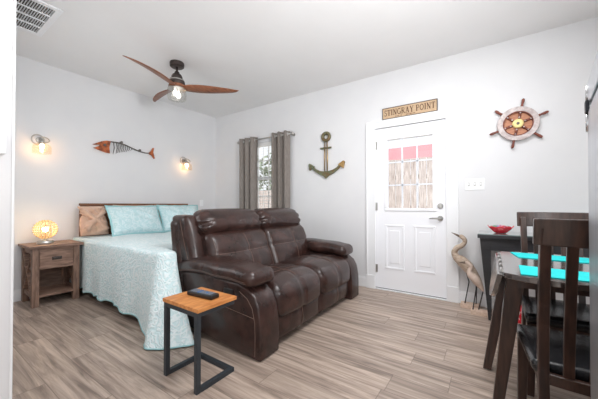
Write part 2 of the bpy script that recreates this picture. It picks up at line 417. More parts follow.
hd = MB().lathe([(0.001, 0), (0.031, 0), (0.031, -0.008), (0.024, -0.014), (0.012, -0.02), (0.012, -0.05), (0.001, -0.052)], 20, (X0, 0.467, 0.915), 'x')
hd.tube([(X0-0.045, 0.467, 0.915), (X0-0.047, 0.50, 0.917), (X0-0.046, 0.54, 0.916), (X0-0.042, 0.575, 0.913)], [0.011, 0.010, 0.008, 0.006], 10)
hd.build('lever_handle', M['nickel'], dr, smooth=True)
db = MB().lathe([(0.001, 0), (0.032, 0), (0.031, -0.010), (0.022, -0.018), (0.001, -0.019)], 20, (X0, 0.467, 1.057), 'x').box(X0-0.032, X0-0.016, 0.463, 0.471, 1.04, 1.074)
db.build('deadbolt', M['nickel'], dr, smooth=False, bevel=0.001)
box(X0-0.002, X1-0.01, DY0+0.001, DY0+0.005, 0.87, 0.96).build('strike_plate', M['nickel'], dr)
box(X0+0.004, X1, d0, d1, 0.012, 0.022).build('door_sweep', M['dark_gap'], dr)
MB().box(XB-0.022, XB+0.11, DY0, DY1, 0, 0.012).build('threshold', M['white'], dr, bevel=0.003)

# window
wn = thing('window_1', (XB+0.05, 3.07, WZ0), kind='structure')
wf = MB()
for (a, b, c_, d_) in ((WY0, WY0+0.05, WZ0, WZ1), (WY1-0.05, WY1, WZ0, WZ1), (WY0, WY1, WZ0, WZ0+0.05), (WY0, WY1, WZ1-0.05, WZ1), (WY0, WY1, 1.50, 1.55)):
    wf.box(XB+0.05, XB+0.10, a, b, c_, d_)
wf.build('window_frame', M['white'], wn)
wm = MB()
for i in range(1, 4):
    y = WY0 + (WY1-WY0)*i/4; wm.box(XB+0.07, XB+0.08, y-0.008, y+0.008, WZ0, WZ1)
for z in (1.21, 1.82): wm.box(XB+0.07, XB+0.08, WY0, WY1, z-0.008, z+0.008)
wm.build('window_bars', M['white'], wn)
box(XB+0.082, XB+0.086, WY0, WY1, WZ0, WZ1).build('glass_pane', M['glass'], wn)
MB().box(XB-0.03, XB+0.06, WY0-0.05, WY1+0.05, WZ0-0.025, WZ0).build('window_sill', M['white'], wn, bevel=0.004)

bl = thing('window_blind', (XB+0.02, 3.07, WZ1), 'white slatted blind in the window between the taupe curtains', 'blind')
MB().box(XB+0.002, XB+0.045, WY0+0.01, WY1-0.01, WZ1-0.07, WZ1-0.004).build('head_rail', M['blind'], bl, bevel=0.004)
sm = MB(); z = WZ1-0.10
while z > WZ0+0.04:
    sm.add([(XB+0.006, WY0+0.015, z-0.004), (XB+0.042, WY0+0.015, z+0.004), (XB+0.042, WY1-0.015, z+0.004), (XB+0.006, WY1-0.015, z-0.004)], [(0, 1, 2, 3)])
    sm.add([(XB+0.006, WY0+0.015, z-0.0065), (XB+0.042, WY0+0.015, z+0.0015), (XB+0.042, WY1-0.015, z+0.0015), (XB+0.006, WY1-0.015, z-0.0065)], [(3, 2, 1, 0)])
    z -= 0.044
sm.build('slats', M['blind'], bl)
lc = MB()
for i in range(8):
    y = WY0 + 0.06 + i*0.113; lc.tube([(XB+0.004, y, WZ0+0.02), (XB+0.004, y, WZ1-0.06)], 0.0045, 6)
lc.build('ladder_cords', M['blind'], bl)
MB().box(XB+0.006, XB+0.040, WY0+0.015, WY1-0.015, WZ0+0.006, WZ0+0.026).build('bottom_rail', M['blind'], bl)

# ------------------------------------------------------------------ outside the door and window
st('ground', box(XB+0.12, 14, -6, 16, -0.25, -0.15), M['lawn'])
fc = thing('board_fence', (6.6, 4, -0.15), 'tall pale board fence seen through the door glass', 'fence')
fp = MB(); y = -1.0
while y < 3.3:
    hh = 2.11 + random.uniform(-0.01, 0.01); wd = 0.152
    fp.prism([(y, -0.10), (y+wd, -0.10), (y+wd, hh), (y, hh)], 6.6, 6.62, 'yz'); y += 0.165
fp.build('boards', M['fence'], fc)
fr_ = MB()
for z in (0.3, 1.0, 1.7): fr_.box(6.62, 6.67, -1.0, 3.3, z-0.045, z+0.045)
fr_.build('rails', M['fence'], fc)
for y in (-0.9, 1.2, 3.15): box(6.67, 6.77, y, y+0.1, -0.15, 2.05).build('fence_post', M['fence'], fc)
f2 = thing('garden_fence', (6.7, 6.0, -0.15), 'low beige board fence below the tree, seen through the window blind', 'fence')
fp = MB(); y = 3.6
while y < 9:
    fp.box(6.70, 6.72, y, y+0.15, -0.10, 1.52 + random.uniform(-0.01, 0.01)); y += 0.165
fp.build('boards', M['fence'], f2)
fp = MB()
for z in (0.3, 1.2): fp.box(6.72, 6.77, 3.6, 9, z-0.045, z+0.045)
fp.build('rails', M['fence'], f2)
aw = thing('awning', (7.6, 1.5, -0.15), 'red awning on posts above the fence, seen through the door glass', 'awning')
MB().add([(7.3, -0.6, 2.52), (7.3, 3.2, 2.52), (8.6, 3.2, 2.62), (8.6, -0.6, 2.62), (7.3, -0.6, 2.49), (7.3, 3.2, 2.49), (8.6, 3.2, 2.59), (8.6, -0.6, 2.59)],
         [(0, 1, 2, 3), (7, 6, 5, 4), (0, 4, 5, 1), (2, 6, 7, 3), (1, 5, 6, 2), (0, 3, 7, 4)]).box(7.28, 7.31, -0.6, 3.2, 2.22, 2.52).build('canopy', M['reddoor'], aw)
for (x, y) in ((7.35, -0.5), (7.35, 3.1), (8.5, -0.5), (8.5, 3.1)): MB().tube([(x, y, -0.15), (x, y, 2.49 if x < 8 else 2.59)], 0.03).build('post', M['white'], aw)
tr_ = thing('tree', (8.4, 6.9, -0.15), 'leafy green tree seen through the window blind', 'tree')
MB().tube([(8.4, 6.9, -0.15), (8.42, 6.86, 1.0), (8.38, 6.92, 2.2)], [0.13, 0.1, 0.06], 10).build('trunk', M['bark'], tr_, smooth=True)
lf = MB()
for i in range(620):
    a = random.uniform(0, 2*PI); e = random.gauss(0, 1); rr = 1.25*random.random()**0.4
    zc = random.uniform(-1, 1); q = math.sqrt(max(0, 1-zc*zc))
    c_ = Vector((8.4 + rr*q*math.cos(a), 6.9 + rr*q*math.sin(a)*1.1, 2.1 + rr*zc*0.95))
    u = Vector((random.gauss(0, 1), random.gauss(0, 1), random.gauss(0, 1))).normalized(); v_ = u.cross(Vector((random.gauss(0, 1), random.gauss(0, 1), 1))).normalized()
    lf.add([c_ - u*0.11, c_ + v_*0.05, c_ + u*0.11, c_ - v_*0.05], [(0, 1, 2, 3)])
lf.build('foliage', M['leaf'], tr_)

# ------------------------------------------------------------------ loveseat
SX0, SX1, SXM = 1.424, 3.14, 2.282
sf = thing('recliner_loveseat', (SXM, 1.75, 0), 'dark brown leather two-seat reclining sofa in front of the bed', 'sofa')
def cushion(center, size, r, puff=(0, 0, 0), fn=None, grooves=(), n=12):
    """soft block; puff pushes each face outwards in its middle; grooves = (face axis, sign, across axis, at, depth, width)"""
    h = [q/2 for q in size]
    def g(p):
        p = Vector(p); t = [max(-1, min(1, p[i]/h[i])) for i in range(3)]; o = Vector(p)
        for d in range(3):
            a, b = [(1, 2), (2, 0), (0, 1)][d]
            o[d] += puff[d] * t[d] * (1-t[a]**2) * (1-t[b]**2)
        for (d, sg, a, at, dep, wd) in grooves:
            if t[d]*sg > 0.4: o[d] -= sg*dep*math.exp(-((p[a]-at)/wd)**2)
        if fn: o = Vector(fn(o, t))
        return o + Vector(center)
    m = MB().soft(size, g, n=n, r=r)
    return m, (lambda p: g(rounded(p, h, min(r, min(h)*0.999))))
def stitched(mb_path, pts, map_, off, rad=0.0014):
    mb_path.tube([map_(p) + Vector(off) for p in pts], rad, 5)
def lin(a, b, n=16): return [tuple(a[i] + (b[i]-a[i])*k/n for i in range(3)) for k in range(n+1)]
# dark frame underneath
MB().box(SX0+0.05, SX1-0.05, 1.44, 2.16, 0.035, 0.28).build('seat_base', M['leather'], sf, bevel=0.01)
# outer back shell, leaning
def lean(z): return max(0, z-0.30)*0.17
sh, _ = cushion((SXM, 2.22, 0.50), (SX1-SX0+0.03, 0.15, 0.88), 0.05, (0, 0.02, 0), lambda o, t: (o.x, o.y + max(0, o.z+0.19)*0.14, o.z), n=10)
sh.build('back_shell', M['leather'], sf, smooth=True)
for sgn in (-1, 1):
    xo = SX0 if sgn < 0 else SX1
    # arm side panel with rounded front
    ol = [(2.24, 0.06), (1.31, 0.001), (1.285, 0.006), (1.284, 0.14), (1.288, 0.26), (1.306, 0.36), (1.345, 0.43), (1.41, 0.475), (1.5, 0.50), (1.75, 0.51), (2.24, 0.52), (2.30, 0.4), (2.28, 0.2)]
    xa, xb_ = (xo, xo+0.205) if sgn < 0 else (xo-0.205, xo)
    am = MB().prism(ol, xa, xb_, 'yz').build('arm', M['leather'], sf, smooth=True, bevel=0.014, seg=3)
    am.modifiers['bevel'].angle_limit = 1.0
    seam = MB(); xs_ = xo - sgn*(-0.0015) if False else (xo - 0.002 if sgn < 0 else xo + 0.002)
    seam.tube([(xs_, 1.336, 0.03), (xs_, 1.334, 0.16), (xs_, 1.338, 0.26), (xs_, 1.362, 0.35), (xs_, 1.41, 0.41), (xs_, 1.49, 0.45)], 0.0022, 5)
    seam.tube([(xs_, 1.342, 0.285), (xs_, 1.7, 0.315), (xs_, 2.23, 0.335)], 0.002, 5)
    seam.build('seam', M['stitch'], am)
    # padded arm top drooping at the front
    def fn(o, t):
        y = o.y; f_ = max(0.0, (-y-0.20)/0.28)
        return (o.x + 0.012*math.sin(y*22)*0.25, o.y, o.z - 0.030*f_**2 - 0.055*(max(0, y)/0.45)**2 + 0.02*math.sin(max(0, y+0.1)*3) + 0.004*math.sin(y*40)*max(0, f_))
    pd, mp_ = cushion((xo - sgn*0.118, 1.81, 0.558), (0.275, 0.91, 0.118), 0.05, (0.012, 0.01, 0.022), fn, n=18)
    pm = pd.build('arm_pad', M['leather'], sf, smooth=True)
    sm_ = MB()
    for z_ in (-0.018, -0.030):
        stitched(sm_, lin((sgn*0.1375, -0.40, z_), (sgn*0.1375, 0.42, z_), 24), mp_, (sgn*0.001, 0, 0), 0.0013)
    sm_.build('stitching', M['stitch'], pm)
    # side wing of the back
    def fw_(o, t): return (o.x - sgn*-1*0.0, o.y + (o.z+0.2)*0.36, o.z)
    wg, wm_ = cushion((xo - sgn*0.088, 2.130, 0.765), (0.160, 0.22, 0.42), 0.04, (0.008, 0.018, 0.006), fw_, n=10)
    wo = wg.build('back_wing', M['leather'], sf, smooth=True)
    s2 = MB(); stitched(s2, lin((sgn*0.08, -0.04, -0.17), (sgn*0.08, -0.04, 0.17), 12), wm_, (sgn*0.002, 0, 0)); s2.build('stitching', M['stitch'], wo)
for i in (0, 1):
    xc = SXM + (-0.328 if i == 0 else 0.328)
    # seat cushion
    gr = [(2, 1, 0, 0.0, 0.010, 0.018), (2, 1, 1, -0.10, 0.010, 0.02), (1, -1, 0, 0.0, 0.008, 0.018)]
    def fs(o, t):
        f_ = max(0, (-o.y-0.16)/0.16)
        return (o.x, o.y, o.z - 0.05*f_**2 - 0.03*max(0, o.y/0.3))
    sc, mp_ = cushion((xc, 1.62, 0.365), (0.652, 0.66, 0.235), 0.07, (0.004, 0.02, 0.035), fs, gr, n=16)
    so = sc.build('seat_cushion', M['leather'], sf, smooth=True)
    s2 = MB()
    stitched(s2, lin((0.012, -0.25, 0.1175), (0.012, 0.29, 0.1175)), mp_, (0, 0, 0.001))
    stitched(s2, lin((-0.28, -0.115, 0.1175), (0.28, -0.115, 0.1175)), mp_, (0, 0, 0.001))
    s2.build('stitching', M['stitch'], so)
    # footrest
    ft, mp_ = cushion((xc, 1.385, 0.145), (0.650, 0.13, 0.215), 0.045, (0.003, 0.025, 0), None, [(1, -1, 0, 0.0, 0.008, 0.016)], n=12)
    fo = ft.build('footrest', M['leather'], sf, smooth=True)
    s2 = MB(); stitched(s2, lin((0.01, -0.065, -0.09), (0.01, -0.065, 0.09)), mp_, (0, -0.001, 0)); s2.build('stitching', M['stitch'], fo)
    # lower back
    xc = SXM + (-0.372 if i == 0 else 0.372)
    gr = [(1, -1, 0, 0.03, 0.014, 0.022), (1, -1, 2, 0.03, 0.014, 0.022)]
    def fb(o, t): return (o.x*(1 + 0.0*t[2]), o.y + (o.z+0.19)*0.40, o.z)
    bk, mp_ = cushion((xc, 1.925, 0.615), (0.740, 0.19, 0.42), 0.06, (0.004, 0.045, 0.01), fb, gr, n=16)
    bo = bk.build('back_cushion', M['leather'], sf, smooth=True)
    s2 = MB()
    for q in (0.022, 0.038): stitched(s2, lin((q, -0.095, -0.17), (q, -0.095, 0.19)), mp_, (0, -0.002, 0), 0.0014)
    stitched(s2, lin((-0.34, -0.095, 0.03), (0.34, -0.095, 0.03)), mp_, (0, -0.002, 0))
    for q in (-0.335, 0.335): stitched(s2, lin((q, -0.095, -0.17), (q, -0.095, 0.17)), mp_, (0, -0.002, 0))
    s2.build('stitching', M['stitch'], bo)
    # headrest roll with gathers at its ends
    def fh(o, t):
        e = abs(t[0]); k = max(0, (e-0.72)/0.28)
        gth = 0.017*k*math.sin(o.z*95 + o.y*20)
        return (o.x, o.y + (o.z+0.1)*0.35 - gth, o.z - 0.018*k + gth*0.3)
    hr, mp_ = cushion((xc, 2.105, 0.915), (0.765, 0.22, 0.215), 0.085, (0.006, 0.035, 0.012), fh, n=26)
    hr.build('headrest', M['leather'], sf, smooth=True)
# pull handle pocket on the arm side
MB().soft((0.014, 0.10, 0.042), lambda p: p + Vector((SX0-0.003, 1.60, 0.43)), 4, 3, 0.006).build('recline_handle', M['blackplastic'], sf, smooth=True)
for (x, y) in ((SX0+0.1, 1.5), (SX1-0.1, 1.5), (SX0+0.1, 2.1), (SX1-0.1, 2.1)): MB().lathe([(0.025, 0), (0.03, 0.04)], 12, (x, y, 0)).build('foot', M['blackplastic'], sf)

# ------------------------------------------------------------------ C-shaped side table and remote
ct = thing('side_table', (1.10, 1.51, 0), 'C-shaped side table with honey wood top and charcoal metal frame', 'side table')
TX0, TX1, TY0, TY1, TH = 0.980, 1.272, 1.355, 1.712, 0.482
tp = MB()
for i in range(3):
    a = TX0 + (TX1-TX0)*i/3; tp.box(a+0.0004, a + (TX1-TX0)/3 - 0.0004, TY0, TY1, TH-0.022, TH)
tp.build('table_top', M['orangewood'], ct, bevel=0.0015)
q = 0.028; bx0, bx1, by0, by1 = 0.983, 1.262, 1.365, 1.702
fm = MB()
for y in (by0, by1-q):
    fm.box(bx0, bx0+q, y, y+q, 0, TH-0.022)
    fm.box(bx0+q, bx1, y, y+q, 0, q); fm.box(bx0+q, bx1, y, y+q, TH-0.022-q, TH-0.022)
fm.box(bx1-q, bx1, by0+q, by1-q, 0, q); fm.box(bx0, bx0+q, by0+q, by1-q, TH-0.022-q, TH-0.022); fm.box(bx1-q, bx1, by0+q, by1-q, TH-0.022-q, TH-0.022)
fm.build('frame', M['steel'], ct, bevel=0.002)
rm = thing('remote_control', (1.145, 1.53, TH), 'black remote control lying on the wooden side table top', 'remote')
bd = MB().soft((0.070, 0.225, 0.028), lambda p: p + Vector((1.145, 1.53, TH+0.0142)), 6, 3, 0.009); bd.build('body', M['blackplastic'], rm, smooth=True)
kk = 0
for r_ in range(9):
    for c_ in range(3):
        x = 1.145 + (c_-1)*0.018; y = 1.53 + 0.08 - r_*0.020
        MB().soft((0.013, 0.012, 0.006), lambda p: p + Vector((x, y, TH+0.0290)), 1, 2, 0.002).build('key', M['buttonblue'] if (r_ == 3 or (r_, c_) == (6, 1)) else M['button'], rm); kk += 1
rm.rotation_euler.z = math.radians(5)

# ------------------------------------------------------------------ bed
bed = thing('bed', (2.08, 3.35, 0), 'bed with a brown wooden headboard against the back wall', 'bed')
hb = MB(); hb.box(1.375, 2.885, YA-0.055, YA-0.018, 0.05, 1.085)
hbo = hb.build('headboard', M['headboard'], bed, bevel=0.004)
MB().box(1.365, 2.895, YA-0.062, YA-0.012, 1.06, 1.09).build('top_rail', M['headboard'], hbo, bevel=0.003)
for x in (1.37, 2.83): MB().box(x, x+0.06, YA-0.07, YA-0.01, 0, 1.0).build('post', M['headboard'], hbo)
cm, _ = cushion((2.085, 3.35, 0.50), (1.54, 1.82, 0.28), 0.05, (0, 0, 0.01), n=6); cm.build('mattress', M['mattress'], bed, smooth=True)
MB().box(1.34, 2.83, 2.46, 4.24, 0.16, 0.36).build('box_spring', M['mattress'], bed, bevel=0.01)
for (x, y) in ((1.45, 2.55), (2.7, 2.55), (1.45, 4.1), (2.7, 4.1)): MB().box(x-0.03, x+0.03, y-0.03, y+0.03, 0, 0.16).build('leg', M['headboard'], bed)
# quilt: top sheet and hanging skirt
QX0, QX1, QY0, QY1, QZ = 1.295, 2.875, 2.425, 4.24, 0.672
qt = MB()
R_ = 0.05
path = []                         # perimeter from head on the left, round the foot, back up on the right
NP = 60
for i in range(NP): path.append((QX0, QY1 - (QY1-QY0-R_)*i/NP, -1, 0, 'L', i/NP))
for i in range(9):
    a = PI + (PI/2)*i/8; path.append((QX0+R_+R_*math.cos(a), QY0+R_+R_*math.sin(a), math.cos(a), math.sin(a), 'C', i/8))
for i in range(1, NP//1): path.append((QX0+R_ + (QX1-QX0-2*R_)*i/NP, QY0, 0, -1, 'F', i/NP))
for i in range(9):
    a = 1.5*PI + (PI/2)*i/8; path.append((QX1-R_+R_*math.cos(a), QY0+R_+R_*math.sin(a), math.cos(a), math.sin(a), 'D', i/8))
for i in range(1, NP+1): path.append((QX1, QY0+R_ + (QY1-QY0-R_)*i/NP, 1, 0, 'R', i/NP))
def reach(x, y):                     # the foot corner of the quilt hangs forward beside the sofa
    sm = lambda q: max(0, min(1, q))**2*(3-2*max(0, min(1, q)))
    return 0.17*sm((3.0-y)/0.55)*sm((1.425-x)/0.03)
NS = len(path)-1; NT = 22
dist = [0]
for a, b in zip(path, path[1:]): dist.append(dist[-1] + math.hypot(a[0]-b[0], a[1]-b[1]))
ic = NP + 4; sc_ = dist[ic]                         # arc length at the foot corner
def skirt(i, t):
    x, y, nx, ny, kd, u = path[i]; s = dist[i]; ds = s - sc_
    wgt = math.exp(-(ds/0.26)**2)                    # corner weight
    sm_ = 0.5+0.5*math.tanh((ds+0.30)/0.05) if ds < 0 else 1.0
    hem = 0.115 + 0.028*abs(math.sin(s*PI/0.235))*0.9 - 0.03
    hem = hem*(1-min(1, wgt*1.6)) + 0.012*min(1, wgt*1.6)
    drop = QZ - hem
    # shoulder then fall
    if t < 0.12:
        a = (t/0.12)*PI/2; out = 0.035*math.sin(a); z = QZ - 0.035*(1-math.cos(a))
    else:
        k = (t-0.12)/0.88; z = QZ - 0.035 - (drop-0.035)*k
        out = 0.035 + 0.012*k + k*0.016*math.sin(s*15.0+0.6) + k*k*0.008*math.sin(s*37)
        fl = k**1.4
        if ds < 0: out += 0.018*k*math.exp(-((ds+0.42)/0.07)**2)
    if nx > 0.5 or (kd in 'FD' and ds > 0.5): out = min(out, 0.05)
    if kd == 'F' and ds > 0.12: out = min(out, 0.025)
    if kd == 'L' and y > 3.80: out = min(out, 0.012)
    fx = fy = 0.0
    if t >= 0.12:
        if ds < 0:
            fx = -0.150*math.exp(-(ds/0.16)**2)*fl; fy = -0.20*math.exp(-(ds/0.20)**2)*fl
        elif ds < 0.30:
            fx = (-0.150 + 0.9*ds)*fl; fx = min(fx, 0.03); fy = -0.34*math.exp(-((ds-0.10)/0.14)**2)*fl - 0.02*fl
        fx += 0.012*math.sin(ds*42)*wgt*fl
    X_, Y_ = x + nx*out + fx, y + ny*out + fy - reach(x, y)
    if ds > 0 and X_ > 1.405 and fy < -0.01:
        if ds < 0.17: X_ = 1.405
        else: Y_ = max(Y_, y - 0.025)
    return (X_, Y_, z)
qt.v = [Vector(skirt(i, j/NT)) for j in range(NT+1) for i in range(NS+1)]
qt.f = [(j*(NS+1)+i, (j+1)*(NS+1)+i, (j+1)*(NS+1)+i+1, j*(NS+1)+i+1) for j in range(NT) for i in range(NS)]
qo_v = len(qt.v)
def top_pt(u, v):
    x = QX0 + (QX1-QX0)*u; y = QY0 + (QY1-QY0)*v
    z = QZ + 0.010*math.sin(x*7.3+y*2)*math.sin(y*5.1+1)*min(1, 6*u*(1-u))*min(1, 6*v*(1-v)) + 0.018*math.sin(PI*u)**0.5*math.sin(PI*min(1, v*1.1))**0.5
    # keep corners inside the rounded foot
    for cx in (QX0+R_, QX1-R_):
        if y < QY0+R_ and ((cx < 2 and x < cx) or (cx > 2 and x > cx)):
            d = Vector((x-cx, y-(QY0+R_)));
            if d.length > R_: d = d.normalized()*R_; x, y = cx+d.x, QY0+R_+d.y
    return (x, y - reach(x, y), z)
qt.grid(88, 48, top_pt)
quilt = tag(qt.build('quilt', M['quilt'], None, smooth=True, loc=(2.08, 3.3, 0.0)), 'light aqua paisley quilt with scalloped hem spread over the bed', 'quilt')
hm = MB(); hm.tube([Vector(skirt(i, 1.0)) for i in range(NS+1)], 0.006, 6)
hm.build('hem_binding', M['hemband'], quilt, smooth=True)

# pillows
def pillow(name, m, loc, w_, h_, d_, tilt, yaw, label, cat, group=None, flange=0.0, wav=0.004, mflange=None):
    """pillow standing on its lower edge, leaning back; loc = middle of the lower edge"""
    root = thing(name, loc, label, cat, group)
    def body(side):
        def f(u, v):
            a, b = 2*u-1, 2*v-1
            k = max(0, (1-abs(a)**2.6))*max(0, (1-abs(b)**2.6)); k = k**0.55
            px = a*w_/2*(1-0.05*(1-b*b)*0 - 0.06*abs(a)*(1-abs(b))**2*0); pin = 1 - 0.07*(b*b < 2)*(1-(b*b))*0
            x = a*w_/2*(1 - 0.05*(1-b**2)*abs(a)**3); z = h_/2 + b*h_/2*(1 - 0.05*(1-a**2)*abs(b)**3)
            y = side*d_/2*k + wav*math.sin(a*9+b*4)*math.sin(b*7+1)*k
            return (x, y, z)
        return f
    mb = MB(); mb.grid(28, 22, body(-1)); n0 = len(mb.f); mb.grid(28, 22, body(1)); mb.f[n0:] = [t[::-1] for t in mb.f[n0:]]
    R = Matrix.Rotation(yaw, 4, 'Z') @ Matrix.Rotation(-tilt, 4, 'X')
    L_ = Vector(loc)
    mb.xf(lambda p: L_ + R @ p)
    bo = mb.build('cushion', m, root, smooth=True)
    if flange:
        fl = MB(); N_ = 60
        def per(k, e):
            a = 4*k/N_; i = int(a) % 4; f = a-int(a)
            c_ = [(-1, -1), (1, -1), (1, 1), (-1, 1)]; p0, p1 = c_[i], c_[(i+1) % 4]
            px, pz = p0[0]+(p1[0]-p0[0])*f, p0[1]+(p1[1]-p0[1])*f
            sx = px*(1 - 0.05*(1-pz**2)*abs(px)**3); sz = pz*(1 - 0.05*(1-px**2)*abs(pz)**3)
            return Vector((sx*(w_/2-0.012+e*flange), 0.006*math.sin(k*1.9)*e, h_/2 + sz*(h_/2-0.012+e*flange)))
        vs = []
        for e in (0, 1): vs += [L_ + R @ per(k, e) for k in range(N_)]
        vs2 = [p + R.to_3x3() @ Vector((0, 0.008, 0)) for p in vs]
        fl.add(vs, [(k, (k+1) % N_, N_+(k+1) % N_, N_+k) for k in range(N_)]); fl.add(vs2, [(k, N_+k, N_+(k+1) % N_, (k+1) % N_) for k in range(N_)])
        o1 = [N_+k for k in range(N_)]; m2 = 2*N_
        fl.f += [(N_+k, N_+(k+1) % N_, m2+N_+(k+1) % N_, m2+N_+k) for k in range(N_)]
        fl.build('flange', mflange or m, root, smooth=True)
    return root
PZ = QZ + 0.035
pillow('bed_pillow', M['beige'], (1.99, 4.20, PZ), 0.55, 0.365, 0.10, 0.10, 0, 'beige pillow standing behind the left aqua sham', 'pillow', 'beige pillows against the headboard')
pillow('bed_pillow', M['beige'], (2.56, 4.20, PZ), 0.55, 0.365, 0.10, 0.10, 0, 'beige pillow standing behind the right aqua sham', 'pillow', 'beige pillows against the headboard')
pillow('pillow_sham', M['sham'], (1.885, 3.83, PZ-0.008), 0.64, 0.395, 0.18, 0.50, 0.02, 'aqua paisley pillow sham in the middle of the bed beside the tan cushion', 'pillow', 'aqua pillow shams', 0.035, 0.016, M['hemband'])
pillow('pillow_sham', M['sham'], (2.56, 3.86, PZ-0.008), 0.64, 0.395, 0.17, 0.46, -0.03, 'aqua paisley pillow sham on the right, partly behind the sofa', 'pillow', 'aqua pillow shams', 0.035, 0.016, M['hemband'])
tc_ = thing('throw_cushion', (1.45, 4.05, PZ - 0.01), 'tan plush cushion with a knotted band at the left of the headboard', 'cushion')
L_ = Vector((1.450, 4.05, PZ - 0.01)); R = Matrix.Rotation(0.06, 4, 'Z') @ Matrix.Rotation(-0.30, 4, 'X')
def tanp(side):
    def f(u, v):
        a, b = 2*u-1, 2*v-1
        k = (max(0, 1-abs(a)**2.4)*max(0, 1-abs(b)**2.4))**0.5
        wq = 0.152*(1 + 0.10*math.cos(b*PI)*-1*0 - 0.30*math.exp(-((b-0.50)/0.30)**2))
        y = side*0.085*k*(1 - 0.35*math.exp(-((b-0.05)/0.14)**2)) + 0.012*math.sin(a*11+b*9)*k + 0.010*math.sin(b*16-a*5)*k
        return L_ + R @ Vector((a*wq, y, 0.185 + b*0.185))
    return f
tm = MB(); tm.grid(26, 26, tanp(-1)); n0 = len(tm.f); tm.grid(26, 26, tanp(1)); tm.f[n0:] = [t[::-1] for t in tm.f[n0:]]
tm.build('body', M['tan'], tc_, smooth=True)
kn = MB()
for (p0, p1, p2) in (((-0.13, -0.045, 0.30), (-0.01, -0.105, 0.19), (0.11, -0.05, 0.05)), ((0.12, -0.045, 0.30), (0.0, -0.10, 0.20), (-0.11, -0.055, 0.06))):
    pts = []
    for i in range(13):
        t = i/12; a = Vector(p0)*(1-t)**2 + Vector(p1)*2*t*(1-t) + Vector(p2)*t*t; pts.append(L_ + R @ a)
    kn.tube(pts, [0.026 + 0.012*abs(2*i/12-1) for i in range(13)], 10, flat=(1, 1))
kn.build('knotted_band', M['tan'], tc_, smooth=True)

# ------------------------------------------------------------------ nightstand and lamp
ns = thing('nightstand', (1.07, 4.10, 0), 'rustic brown wooden nightstand with one drawer, left of the bed', 'nightstand')
NX0, NX1, NY0, NY1, NZ = 0.840, 1.245, 3.905, 4.315, 0.64
MB().box(NX0-0.03, NX1+0.03, NY0-0.025, NY1, NZ-0.028, NZ).build('top', M['rustwood'], ns, bevel=0.003)
lw = 0.058
for x in (NX0, NX1-lw):
    for y in (NY0, NY1-lw): MB().box(x, x+lw, y, y+lw, 0, NZ-0.028).build('leg', M['rustwood_v'], ns, bevel=0.003)
MB().box(NX0+lw, NX1-lw, NY1-0.03, NY1-0.018, 0.10, NZ-0.028).build('back_panel', M['rustdark'], ns)
MB().box(NX0+0.01, NX1-0.01, NY0+0.008, NY1-0.02, 0.095, 0.118).build('shelf', M['rustwood'], ns)
MB().box(NX0+0.01, NX1-0.01, NY0+0.03, NY1-0.03, 0.385, 0.40).build('drawer_floor', M['rustwood'], ns)
for (a, b) in ((0.385, 0.412), (0.575, NZ-0.028)): MB().box(NX0+lw, NX1-lw, NY0+0.006, NY0+0.03, a, b).build('face_rail', M['rustwood'], ns)
dw = MB().box(NX0+lw+0.003, NX1-lw-0.003, NY0+0.002, NY0+0.022, 0.414, 0.573).build('drawer', M['rustwood'], ns, bevel=0.002)
MB().box(1.007, 1.077, NY0-0.014, NY0+0.003, 0.482, 0.504).box(0.999, 1.085, NY0-0.002, NY0+0.003, 0.476, 0.510).build('pull', M['pewter'], dw, bevel=0.004)
for (x, nm) in ((NX0+0.012, 'side_lattice'), (NX1-0.030, 'side_lattice')):
    xx = MB().bar((x+0.009, NY0+lw, 0.13), (x+0.009, NY1-lw, 0.56), 0.016, 0.045, (1, 0, 0)); xx.bar((x+0.011, NY0+lw, 0.56), (x+0.011, NY1-lw, 0.13), 0.014, 0.045, (1, 0, 0))
    xx.v = xx.v; xx.box(x, x+0.02, NY0+lw, NY1-lw, 0.09, 0.14); xx.box(x, x+0.02, NY0+lw, NY1-lw, 0.55, NZ-0.028)
    xx.build(nm, M['rustwood'], ns)
LC = Vector((0.985, 4.08, 0.798))
lp = thing('table_lamp', (LC.x, LC.y, NZ), 'glowing round beaded table lamp on the nightstand', 'lamp')
MB().lathe([(0.001, NZ), (0.072, NZ), (0.074, NZ+0.012), (0.068, NZ+0.034), (0.03, NZ+0.038), (0.012, NZ+0.045), (0.012, NZ+0.075), (0.001, NZ+0.075)], 28, (LC.x, LC.y, 0)).build('base', M['nickel'], lp, smooth=False, bevel=0.001)
MB().ball(LC + Vector((0, 0, 0.0)), 0.025, 16, 10).build('bulb', M['bulb'], lp, smooth=True)
bd = MB(); wr = MB()
for j in range(1, 12):
    ph = PI*j/12; rr = math.sin(ph); n_ = max(4, int(26*rr))
    for k in range(n_):
        a = 2*PI*(k + (j % 2)*0.5)/n_
        bd.ball(LC + Vector((0.103*rr*math.cos(a), 0.103*rr*math.sin(a), 0.100*math.cos(ph))), 0.0082, 6, 4)
    wr.tube([LC + Vector((0.101*rr*math.cos(2*PI*k/28), 0.101*rr*math.sin(2*PI*k/28), 0.098*math.cos(ph))) for k in range(28)], 0.0016, 4, closed=True)
for k in range(14):
    a = 2*PI*k/14
    wr.tube([LC + Vector((0.100*math.sin(PI*j/14)*math.cos(a), 0.100*math.sin(PI*j/14)*math.sin(a), 0.0975*math.cos(PI*j/14))) for j in range(15)], 0.0016, 4)
shd = wr.build('lamp_shade', M['goldwire'], lp)
bo = bd.build('beads', M['crystal'], shd, smooth=True); bo['kind'] = 'stuff'

